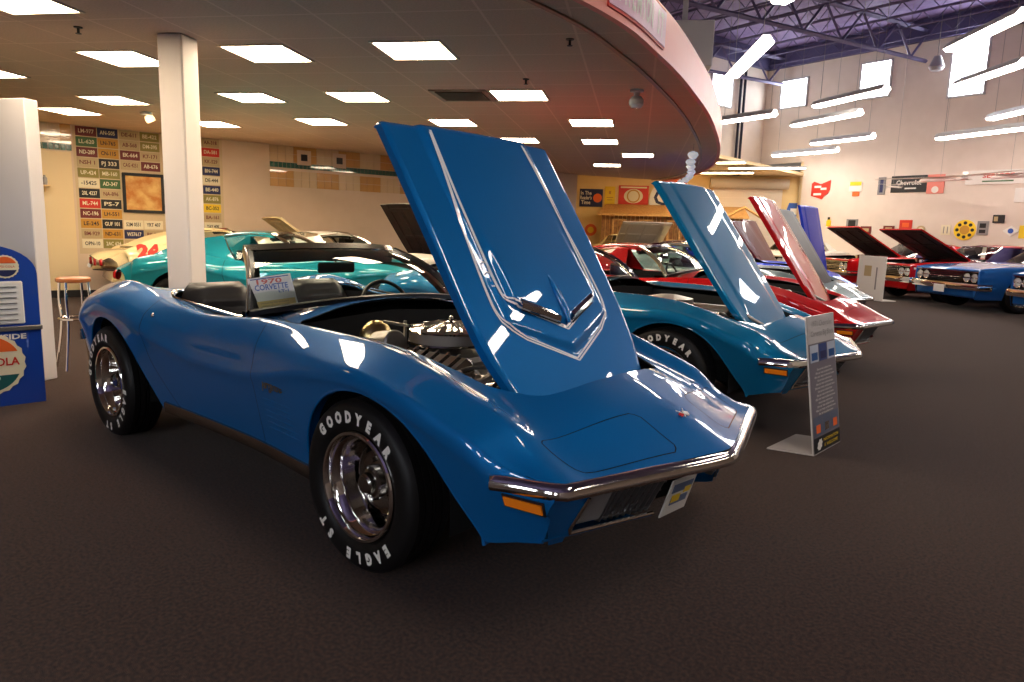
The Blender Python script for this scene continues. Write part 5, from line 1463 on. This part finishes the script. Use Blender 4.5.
o, T, k = rs('narrow_blue_sign', 882, 186, 6, 16, c_gry, 'narrow upright dark sign left of the black banner'); sub(o, T, 'sign_panel', [('box', 0, 0, 3*k, 12*k)], c_navy)
o, T, k = rs('black_banner_sign', 909, 184, 28, 15, c_blk, 'wide black banner sign with white script on the right wall'); sub(o, T, 'white_script', [('txt', 0, 1*k, 'Chevrolet', 6*k, 22*k), ('box', 2*k, -4*k, 10*k, 1.2*k)], c_wht)
o, T, k = rs('pink_sign', 936, 184, 13, 17, c_pink, 'tall pink sign touching the black banner sign'); sub(o, T, 'white_badge', [('disc', 0, -5*k, 3*k)], c_wht)
o, T, k = rs('long_white_sign', 996, 177, 42, 12, c_wht, 'long white sign with red letters at the upper right'); sub(o, T, 'red_lettering', [('txt', 2*k, 1*k, 'SERVICE', 5*k, 24*k)], c_red); sub(o, T, 'underline', [('box', 2*k, -3.5*k, 24*k, 1.2*k)], c_grn)
o, T, k = rs('white_lamp_sign', 1021, 195, 8, 12, c_wht, 'bright white sign cut by the right edge of the view')
o, T, k = rs('round_yellow_sign', 965, 230, 16, 17, c_yel, 'round yellow and black sign above the blue cars', shape='disc'); sub(o, T, 'black_ring_marks', [('disc', 6.2*k*math.cos(a), 6.2*k*math.sin(a), 1.5*k) for a in np.linspace(0, 2*PI, 9)[:-1]], c_blk); sub(o, T, 'orange_centre', [('disc', 0, 0, 4*k), ], c_org2)
o, T, k = rs('grey_poster', 983, 228, 8, 12, c_gry, 'grey upright poster right of the round yellow sign'); sub(o, T, 'poster_print', [('box', 0, 2*k, 5*k, 4*k), ('box', 0, -3*k, 5*k, 3*k)], c_blk)
o, T, k = rs('small_black_sign', 999, 219, 8, 7, c_blk, 'small black and tan sign above the grey poster'); sub(o, T, 'tan_figure', [('box', -2*k, 0, 3*k, 4*k)], c_tan)
o, T, k = rs('diamond_sign', 1011, 231, 11, 9, c_wht, 'white diamond sign with a blue centre at the right', shape=[(-.5, 0), (0, .5), (.5, 0), (0, -.5)]); sub(o, T, 'blue_centre', [('disc', 0, 0, 2.2*k)], c_blu)
o, T, k = rs('red_square_sign', 906, 225, 10, 9, c_red, 'red square sign above the raised black hood in the right row'); sub(o, T, 'dark_centre', [('box', 0, 0, 6*k, 4*k)], c_orange)
o, T, k = rs('black_poster', 852, 226, 10, 13, c_gry, 'dark poster above the left black hood'); sub(o, T, 'poster_print', [('box', 0, 1*k, 7*k, 9*k)], c_blk)
o, T, k = rs('brown_sign', 866, 230, 9, 7, c_mar, 'small brown framed sign right of the dark poster'); sub(o, T, 'tan_plate', [('box', 0, 0, 6*k, 3*k)], c_tan)
o, T, k = rs('brown_sign', 889, 229, 9, 6, c_mar, 'small brown sign left of the red square sign'); sub(o, T, 'tan_plate', [('box', 0, 0, 6*k, 3*k)], c_tan)
o, T, k = rs('white_outline_sign', 946, 230, 7, 9, c_cream, 'pale upright sign left of the round yellow sign'); sub(o, T, 'grey_lines', [('box', -1.5*k, 0, .8*k, 6*k), ('box', 1.5*k, 0, .8*k, 6*k)], c_gry)
o, T, k = rs('pale_round_sign', 921, 230, 7, 7, c_tan, 'faint round sign between the red square and pale upright signs', shape='disc'); sub(o, T, 'centre', [('disc', 0, 0, 2.4*k)], c_cream)
o, T, k = rs('bottle_shaped_sign', 829, 222, 4, 9, c_yel, 'tiny yellow and black bottle-shaped sign left of the dark poster', shape=[(-.5, -.5), (.5, -.5), (.5, .1), (.2, .25), (.2, .5), (-.2, .5), (-.2, .25), (-.5, .1)]); sub(o, T, 'black_cap', [('box', 0, 3.4*k, 2.4*k, 2.4*k)], c_blk)
o, T, k = rs('yellow_edge_sign', 1023, 232, 5, 11, c_yel, 'yellow sign cut by the right edge beside the diamond sign')
o, T = flat('arrow_sign', FW, FWd, FWn, 5.25, 2.35, .62, .62, c_blu, 'small blue and white sign on the yellow return wall', 'sign', th=.03, shape=[(-.5, 0), (-.35, .5), (.5, .5), (.5, -.5), (-.35, -.5)]); sub(o, T, 'white_panel', [('box', .03, 0, .38, .22)], c_wht)
# model aeroplanes hung in front of the wall
for k, (px, py, sc, lab) in enumerate(((940, 181, 1.0, 'long-winged white model glider hanging before the pink sign'), (1010, 178, .8, 'white model glider hanging at the right edge'), (893, 188, .35, 'tiny tan model plane hanging left of the black banner'))):
    p = on_plane(px, py, WR(5, 0, 2.0), RN); t = thing('model_glider', lab, 'model aeroplane', tuple(p), R(160), 'model planes hung from the roof')
    MB().tube([(-.75*sc, 0, 0), (-.5*sc, 0, .02), (.3*sc, 0, .05), (.55*sc, 0, .03), (.62*sc, 0, 0)], [.015, .03, .07*sc, .06*sc, .01], 10).build('fuselage', c_wht, t)
    mb = MB(); mb.add([(.0, -2.2*sc, .16), (.2*sc, 0, .10), (0, 2.2*sc, .16), (-.12*sc, 2.2*sc, .16), (-.18*sc, 0, .09), (-.12*sc, -2.2*sc, .16), (.1*sc, 0, .13)], [(0, 1, 4, 5), (1, 2, 3, 4), (0, 5, 6), (6, 3, 2)]); w = mb.build('wing', c_wht, t); w.rotation_euler = (0, 0, R(85))
    mb = MB(); mb.prism([(-.75*sc, -.25*sc), (-.6*sc, -.25*sc), (-.58*sc, .25*sc), (-.75*sc, .25*sc)], .02, .03); mb.box((-.68*sc, 0, .12), (.14*sc, .01, .2*sc)); mb.build('tail', c_wht, t, smooth=False)
    MB().tube([(0, 0, .1), (0, 0, HCZ-p.z)], .004, 4).build('string', greymetal, t)
# fascia sign on the curved salmon edge
pa = (-.98, 2.05); q0 = Vector((-.845, 1.86, 0)); 
# follow the curve between two heights
seg = [p for p in path if 1.55 < p[0].y < 3.05]
def fasc(name, z0, z1, t0, t1, m, i0=0, i1=None, parent=None, segs=seg):
    mb = MB(); S = segs[i0:i1]; mb.sweep(S, [(t0, z0), (t1, z0), (t1, z1), (t0, z1)]); return mb.build(name, m, parent, smooth=False)
fs = fasc('canopy_name_sign', .02, .325, .05, .062, c_red); tag(fs, 'long pink and white name sign on the curved salmon canopy edge', 'sign')
fasc('sign_face', .04, .305, .062, .068, mat('sign_lilac', (.75, .42, .58), .4), parent=fs)
mb = MB(); txt = 'THEMTON ST'
a_ = seg[0][0]; b_ = seg[-1][0]; out = (seg[len(seg)//2][1]).normalized(); dirf = (b_-a_).normalized()
for i, ch in enumerate(txt):
    u = .10+.80*i/(len(txt)-1); j = min(int(u*(len(seg)-1)), len(seg)-2); fr = u*(len(seg)-1)-j
    p = seg[j][0].lerp(seg[j+1][0], fr)+seg[j][1]*.071+Vector((0, 0, .17)); dd_ = (seg[j+1][0]-seg[j][0]).normalized()
    if ch != ' ': put_text(mb, ch, .25, frame(p, dd_, (0, 0, 1)), sx=.55, bold=.008)
mb.build('sign_lettering', c_wht, fs, smooth=False)

# ---------------------------------------------------------------- near furniture
# white free-standing partition at the left
pr = on_z(58, 378, 0); pd = (on_z(0, 372, 0)-pr); pd.normalize()
mb = MB(); T = frame(pr, pd, (0, 0, 1)); mb.box((.9, 1.10, -.06), (1.8, 2.20, .12), T, bev=.006)
tag(mb.build('partition_panel', m_white_wall, smooth=False), 'tall white free-standing partition at the far left behind the blue soda cooler', 'partition')
# blue soda cooler
ce = on_z(45, 383, 0); cd = (on_z(0, 388, 0)-ce).normalized(); Nn = Vector((0, 0, 1)).cross(cd); 
if Nn.dot(Vector(CAM)-ce) < 0: Nn = -Nn
ce = Vector((CAM[0], CAM[1], 0))+.9*(ce-Vector((CAM[0], CAM[1], 0))); ce.z = 0
t = thing('soda_cooler', 'blue upright round-topped soda vending machine cut by the left edge', 'vending machine', tuple(ce)); t.scale = (.9, .9, .9)
W_ = .72
def CT(off=0.): # x to the right (towards the partition edge), y up, z to viewer
    return frame(Nn*off, -cd, (0, 0, 1))
T = frame((0, 0, 0), -cd, (0, 0, 1))
if Vector(T.col[2][:3]).dot(Nn) < 0: T = frame((0, 0, 0), cd, (0, 0, 1)); sx = 1
else: sx = -1
m_pb = mat('soda_blue', (.010, .055, .36), .3, coat=.8)
prof = [(0, 0), (0, 1.02)]+[(sx*(.33-.33*math.cos(a)), 1.02+.22*math.sin(a)) for a in np.linspace(0, PI/2, 9)][1:]
prof = prof+[(sx*W_-q[0], q[1]) for q in prof[::-1]]
mb = MB(); mb.prism([(p[0], p[1]) for p in prof], -.55, 0, T); mb.build('cabinet', m_pb, t, ang=30)
def cbox(name, x, y, w, h, z, d, m, par, bev=0.): mb = MB(); mb.box((sx*x, y, z), (w, h, d), T, bev=bev); return mb.build(name, m, par, smooth=False)
cbox('trim_strip', .36, .60, .74, .035, .01, .03, MATS['grey_steel'], t, .005)
lv = cbox('louvre_panel', .40, .80, .60, .33, .01, .02, white, t, .02)
for k in range(7): cbox('louvre_slat', .41, .67+.042*k, .53, .006, .022, .012, MATS['grey_steel'], lv)
cbox('coin_slot', .30, .83, .06, .09, .03, .02, c_blk, t, .006)
def disc(name, x, y, r0, m, par, z=.006, n=40, scal=False):
    mb = MB(); V = [(0, 0)]
    pts = []
    N_ = 21*2 if scal else n
    for i in range(N_):
        a = 2*PI*i/N_; rr = r0*(1+(.05 if (scal and i % 2) else 0)); pts.append((sx*x+rr*math.cos(a), y+rr*math.sin(a)))
    mb.prism(pts, z-.006, z, T); return mb.build(name, m, par, smooth=False)
def half(name, x, y, r0, a0, a1, m, par, z): 
    mb = MB(); mb.prism([(sx*x+r0*math.cos(a), y+r0*math.sin(a)) for a in np.linspace(R(a0), R(a1), 20)], z-.002, z, T); return mb.build(name, m, par, smooth=False)
b1 = disc('bottle_cap_badge', .20, 1.075, .085, c_cream, t, .01, scal=True); half('red_band', .20, 1.075, .075, 20, 160, c_orange, b1, .013); half('blue_band', .20, 1.075, .075, 200, 340, c_navy, b1, .013)
mb = MB(); put_text(mb, 'PEPSI-COLA', .026, T @ Matrix.Translation((sx*.20, 1.075, .014)), width=.12); mb.build('badge_lettering', c_red, b1, smooth=False)
b2 = disc('bottle_cap_badge', .36, .335, .235, c_cream, t, .01, scal=True); half('red_band', .36, .335, .215, 25, 155, c_orange, b2, .013); half('teal_band', .36, .335, .215, 205, 335, mat('deep_teal', (.01, .10, .10), .5), b2, .013)
mb = MB(); put_text(mb, 'PEPSI-COLA', .085, T @ Matrix.Translation((sx*.36, .345, .014)), width=.40, bold=.002); mb.build('badge_lettering', c_red, b2, smooth=False)
mb = MB(); put_text(mb, 'COLD', .05, T @ Matrix.Translation((sx*.36, .22, .014)), width=.15); put_text(mb, 'COLD INSIDE', .055, T @ Matrix.Translation((sx*.33, .535, .004)), width=.46, bold=.002); put_text(mb, 'ICE COLD', .05, T @ Matrix.Translation((sx*.44, 1.16, .004)), width=.26); mb.build('cabinet_lettering', c_wht, t, smooth=False)
# stool
sp_ = Vector((-4.80, -.30, 0)); t = thing('bar_stool', 'round-topped wooden stool with chrome ring and legs behind the blue convertible tail', 'stool', tuple(sp_))
mb = MB(); mb.lathe([(0, .80), (.12, .80), (.135, .79), (.135, .765), (.12, .755), (0, .755)], 32); mb.build('seat', mat('orange_wood', (.42, .13, .03), .35, coat=.5), t)
for k in range(4):
    a = PI/4+PI/2*k; mb = MB(); mb.tube([tuple(v) for v in crom(np.array([(.12*math.cos(a), .12*math.sin(a), .76), (.13*math.cos(a), .13*math.sin(a), .60), (.12*math.cos(a), .12*math.sin(a), .42), (.15*math.cos(a), .15*math.sin(a), .2), (.19*math.cos(a), .19*math.sin(a), .0)]), 4)], .011, 8); mb.build('leg', chrome, t)
mb = MB(); mb.tube([(.125*math.cos(a), .125*math.sin(a), .44) for a in np.linspace(0, 2*PI, 33)[:-1]], .010, 8, closed=True); mb.build('foot_ring', chrome, t)

# standing L-shaped sign
CG = Vector((CAM[0], CAM[1], 0)); B0, B1, F1 = [CG+.93*(on_z(*q, 0)-CG) for q in ((815, 442), (842, 428), (768, 435))]; B0.z = B1.z = F1.z = 0
bd = (B1-B0).normalized(); bn = Vector((bd.y, -bd.x, 0)); H_ = .85
t = thing('standing_sign', 'grey acrylic L-shaped information stand on the carpet beside the second blue car', 'sign', tuple(B0), 0)
bk = -bn if bn.dot(F1-B0) < 0 else bn; fr_ = -bk        # the foot goes back, print faces front
Wd = (B1-B0).length*.98
lean = bk*.03
T = frame((0, 0, 0), bd, Vector((0, 0, 1))+bk*.10)
if Vector(T.col[2][:3]).dot(fr_) < 0: flipx = True
else: flipx = False
def SP(u, v, o=0.): return bd*(Wd*u)+Vector((0, 0, 1))*v+bk*(.15*v)+fr_*o
mb = MB()
acr = mat('white_acrylic', (.62, .58, .56), .25, coat=.5)
mb.add([SP(0, 0), SP(1, 0), SP(1, H_), SP(0, H_), SP(0, 0, -.008), SP(1, 0, -.008), SP(1, H_, -.008), SP(0, H_, -.008)], [(0, 1, 2, 3), (7, 6, 5, 4), (0, 4, 5, 1), (1, 5, 6, 2), (2, 6, 7, 3), (3, 7, 4, 0)]); mb.build('panel', acr, t, smooth=False)
mb = MB(); fo = (F1-B0); fo = fo-bd*fo.dot(bd)*0
mb.add([(0, 0, .001), tuple(bd*Wd+Vector((0, 0, .001))), tuple(bd*Wd+fo+Vector((0, 0, .001))), tuple(fo+Vector((0, 0, .001))), (0, 0, .009), tuple(bd*Wd+Vector((0, 0, .009))), tuple(bd*Wd+fo+Vector((0, 0, .009))), tuple(fo+Vector((0, 0, .009)))], [(0, 1, 2, 3), (4, 5, 6, 7), (0, 1, 5, 4), (1, 2, 6, 5), (2, 3, 7, 6), (3, 0, 4, 7)]); mb.build('foot', acr, t, smooth=False)
def sq(name, u0, u1, v0, v1, m, par, o=.002):
    mb = MB(); mb.add([SP(u0, v0*H_, o), SP(u1, v0*H_, o), SP(u1, v1*H_, o), SP(u0, v1*H_, o)], [(0, 1, 2, 3)]); return mb.build(name, m, par, smooth=False)
pn = sq('printed_panel', .02, .98, .01, .80, mat('print_grey', (.16, .14, .17), .4), t)
sq('header', .02, .98, .80, .99, mat('print_pale', (.50, .47, .47), .4), t)
for k, m in enumerate((chev_blue, c_navy, chev_blue)):
    a = sq('photo', .05+.31*k, .34+.31*k, .665, .79, mat('photo_%d' % (k % 2), ((.45, .5, .6) if k != 1 else (.03, .06, .2)), .4), pn, .004); sq('car_in_photo', .09+.31*k, .30+.31*k, .68, .735, m, a, .006)
sq('footer', .02, .98, .01, .12, c_blk, pn, .004)
for k in range(3):
    a = sq('photo', .05+.31*k, .34+.31*k, .13, .27, mat('photo_2', (.10, .12, .18), .4), pn, .004); sq('detail_in_photo', .12+.31*k, .27+.31*k, .15, .21, c_orange if k != 1 else chrome, a, .006)
def stx(name, items, m, par):
    mb = MB()
    for tx, u, v, sz, w in items:
        T = frame(SP(u, v*H_, .007), bd if fr_.dot(bd.cross(Vector((0, 0, 1)))) > 0 else -bd, Vector((0, 0, 1))+bk*.1); put_text(mb, tx, sz, T, width=w)
    return mb.build(name, m, par, smooth=False)
stx('heading_text', [("1971 Chevrolet", .5, .94, .05, Wd*.72), ('Corvette Big Block', .5, .87, .05, Wd*.82)], c_gry, t)
stx('body_text', [('the car was ordered new', .5, .61-.027*k, .022, Wd*(.62+.1*((k*7) % 3-1))) for k in range(13)], c_wht, pn)
stx('footer_text', [('INFORMATION', .62, .085, .030, Wd*.55), ('IS WELCOME', .62, .045, .030, Wd*.5)], c_yel, pn)
mb = MB(); c0 = SP(.20, .065*H_, .008); mb.prism([(.032*(1+.35*(i % 2))*math.cos(a), .032*(1+.35*(i % 2))*math.sin(a)) for i, a in enumerate(np.linspace(0, 2*PI, 17)[:-1])], 0, .001, frame(c0, bd if fr_.dot(bd.cross(Vector((0, 0, 1)))) > 0 else -bd, (0, 0, 1))); mb.build('white_crest', c_wht, pn, smooth=False)
# white board standing in the right-hand row
a = Vector((-2.58, 15.33, 0)); b = Vector((-1.90, 14.85, 0)); dd_ = (b-a).normalized(); nn_ = Vector((dd_.y, -dd_.x, 0))
t = thing('display_board', 'white upright display board standing before the red car in the right row', 'sign', tuple(a))
T = frame((0, 0, 0), dd_, (0, 0, 1)); Hb = 1.0; Lb = .86
mb = MB(); mb.box((Lb/2, Hb/2, 0), (Lb, Hb, .02), T, bev=.004); mb.build('panel', c_wht, t, smooth=False)
mb = MB(); mb.box((Lb/2, .01, -.18), (Lb, .02, .36), T); mb.build('foot', c_wht, t, smooth=False)
mb = MB(); mb.box((Lb*.38, Hb*.66, .012), (.22, .24, .004), T); mb.build('picture', c_tan, t, smooth=False); mb = MB(); mb.box((Lb*.70, Hb*.5, .012), (.04, .5, .004), T); mb.build('text_column', c_gry, t, smooth=False)

# ================================================================== the cars
LET = [('GOODYEAR', PI/2, True), ('EAGLE ST', -PI/2, True)]
main = sports_car('convertible_car', 'glossy blue open convertible nearest the camera with its striped hood raised', 'sports cars with the front-hinged hood raised', (0, 0, 0), 0, blue, theta=56.4, lod=0, letters=LET, hood_style=0)
# licence plate of the near car
def SHx(x, y): return x+float(vshift(np.array([x]), np.array([y]))[0])
lp = MB(); TP = frame((.905, -.02, .338), (-.05, .30, -.055), (.038, 0, .15)); lp.box((0, 0, 0), (.300, .150, .006), TP, bev=.002); lp = lp.build('licence_plate', c_wht, main, smooth=False)
mb = MB(); mb.box((0, .038, .005), (.24, .035, .002), TP); mb.box((-.0, -.015, .005), (.20, .03, .002), TP); mb.build('plate_print', mat('plate_blue', (.12, .17, .30), .5), lp, smooth=False)
mb = MB(); mb.box((-.05, -.005, .0055), (.10, .03, .002), TP); mb.box((.07, .02, .0055), (.08, .025, .002), TP); mb.build('plate_accent', c_yel, lp, smooth=False)
# card inside the windscreen
q0 = on_plane(249, 277, (-1.0, -.55, .95), np.array([.62, -.62, .25])); 
P_ = np.array([-1.03, -.50, .95]); N_ = np.array([.80, -.35, .35])
cs = [on_plane(x, y, P_, N_) for x, y in ((253, 312), (299, 306), (290, 273), (247, 279))]
card = MB(); nv = Vector(N_).normalized(); card.add([c for c in cs]+[c-nv*.003 for c in cs], [(0, 1, 2, 3), (7, 6, 5, 4), (0, 4, 5, 1), (1, 5, 6, 2), (2, 6, 7, 3), (3, 7, 4, 0)]); card = card.build('windshield_card', mat('card_paper', (.95, .92, .86), .6), smooth=False)
tag(card, 'white and yellow show card propped inside the blue convertible windshield', 'card')
cx_ = (cs[1]-cs[0]); cy_ = (cs[3]-cs[0])
def CP(u, v, o=.003): return cs[0].lerp(cs[1], u).lerp(cs[3].lerp(cs[2], u), v)+nv*o
def cq(name, u0, u1, v0, v1, m, o=.003): mb = MB(); mb.add([CP(u0, v0, o), CP(u1, v0, o), CP(u1, v1, o), CP(u0, v1, o)], [(0, 1, 2, 3)]); return mb.build(name, m, card, smooth=False)
cq('yellow_panel', .04, .96, .03, .27, mat('card_yellow', (.85, .62, .25), .6))
cq('blue_line', .06, .94, .93, .955, c_blu)
def ct(name, items, m):
    mb = MB()
    for tx, u, v, sz, w in items: put_text(mb, tx, sz, frame(CP(u, v, .005), cx_, cy_), width=w, bold=sz*.02)
    return mb.build(name, m, card, smooth=False)
cw = cx_.length
ct('year_lettering', [('1970', .45, .83, .035, cw*.55)], mat('card_red', (.75, .22, .18), .5)); ct('name_lettering', [('CORVETTE', .50, .66, .040, cw*.72), ('LT-1', .76, .50, .020, cw*.22)], mat('card_blue', (.16, .26, .55), .5))
ct('small_print', [('owned by the museum', .5, .20, .012, cw*.6), ('please do not touch', .5, .12, .012, cw*.6)], c_tan)

s2 = sports_car('sports_car', 'bright blue sports car second in the row with plain hood raised', 'sports cars with the front-hinged hood raised', (-.33, 2.82, 0), R(3.5), blue2, theta=54.5, lod=1, hood_style=1, letters=LET)
s3 = sports_car('sports_car', 'red sports car third in the row with its red hood raised', 'sports cars with the front-hinged hood raised', (-.68, 5.22, 0), R(9), red, theta=56.4, coupe=True, lod=1)
s4 = sports_car('sports_car', 'grey-green sports car nose poking out behind the red one, black hood up', 'sports cars with the front-hinged hood raised', (-1.60, 8.25, 0), R(4), greyp, hood_m=mat('flat_black_paint', (.012, .010, .012), .5), theta=57, coupe=True, lod=1)
s5 = sports_car('sports_car', 'royal blue sports car whose upright hood shows right of the red hood', 'sports cars with the front-hinged hood raised', (-2.45, 10.75, 0), R(2), royal, theta=76, coupe=True, lod=1)
s8 = sports_car('sports_car', 'maroon sports car beyond the royal blue one, maroon hood raised, left of two', 'sports cars with the front-hinged hood raised', (-4.9, 14.9, 0), R(5), dred, theta=58, coupe=True, lod=1)
s9 = sports_car('sports_car', 'maroon sports car beyond the royal blue one, maroon hood raised, right of two', 'sports cars with the front-hinged hood raised', (-4.2, 13.0, 0), R(3), dred, theta=52, coupe=True, lod=1)
s6 = sports_car('hardtop_sports_car', 'teal closed-roof sports car behind the square column', 'closed sports cars at the left wall', (-5.10, 3.55, 0), R(45), teal, coupe=True, lod=1, hood=True, theta=3)
s7 = sports_car('racing_sports_car', 'cream racing car wearing a red number 24 along the licence plate wall', 'closed sports cars at the left wall', (-9.38, 4.9, 0), R(77), cream, coupe=True, lod=1, theta=36, hood_style=1, under_m=mat('cream_liner', (.70, .55, .30), .5))
GRP = 'older coupes parked nose out'
c1 = coupe_car('muscle_car', 'blue coupe with chrome grille, closed hood, in the right row', GRP, (.0, 15.0, 0), R(228), chev_blue)
c2 = coupe_car('muscle_car', 'red coupe with pale nose stripe and its black-lined hood raised', GRP, (-1.50, 16.6, 0), R(228), red, theta=27, stripe=c_wht)
c3 = coupe_car('muscle_car', 'blue coupe cut off by the right edge of the view', GRP, (1.9, 13.1, 0), R(228), chev_blue)
c4 = coupe_car('muscle_car', 'red coupe behind the white display board, dark hood raised', GRP, (-3.3, 18.3, 0), R(228), red, theta=30)
c5 = coupe_car('muscle_car', 'white coupe facing the aisle between the maroon and royal blue cars', GRP, (-6.4, 20.0, 0), R(262), whitep)
c7 = coupe_car('muscle_car', 'cream coupe in front of the wooden lean-to with its pale-lined hood up', GRP, (-9.2, 16.6, 0), R(315), cream, theta=30, hood_m=whitep, under_m=whitep)
s10 = sports_car('sports_car', 'white sports car near the tile wall showing the black underside of its hood', 'closed sports cars at the left wall', (-7.80, 6.08, 0), R(82), whitep, coupe=True, lod=1, theta=56)

# the number on the cream racing car
mb = MB(); put_text(mb, '24', .30, frame((-2.72, -.855, .83), (1, 0, 0), (0, .62, 1)), bold=.02); mb.build('race_number', c_red, s7, smooth=False)

# ---------------------------------------------------------------- world, exposure
w = bpy.data.worlds.new('world'); scn.world = w; w.use_nodes = True; w.node_tree.nodes['Background'].inputs[0].default_value = (.9, .75, .6, 1); w.node_tree.nodes['Background'].inputs[1].default_value = .15
vs = scn.view_settings; vs.view_transform = 'Standard'; vs.look = 'None'; vs.gamma = 1; vs.use_curve_mapping = False; vs.exposure = 0.32
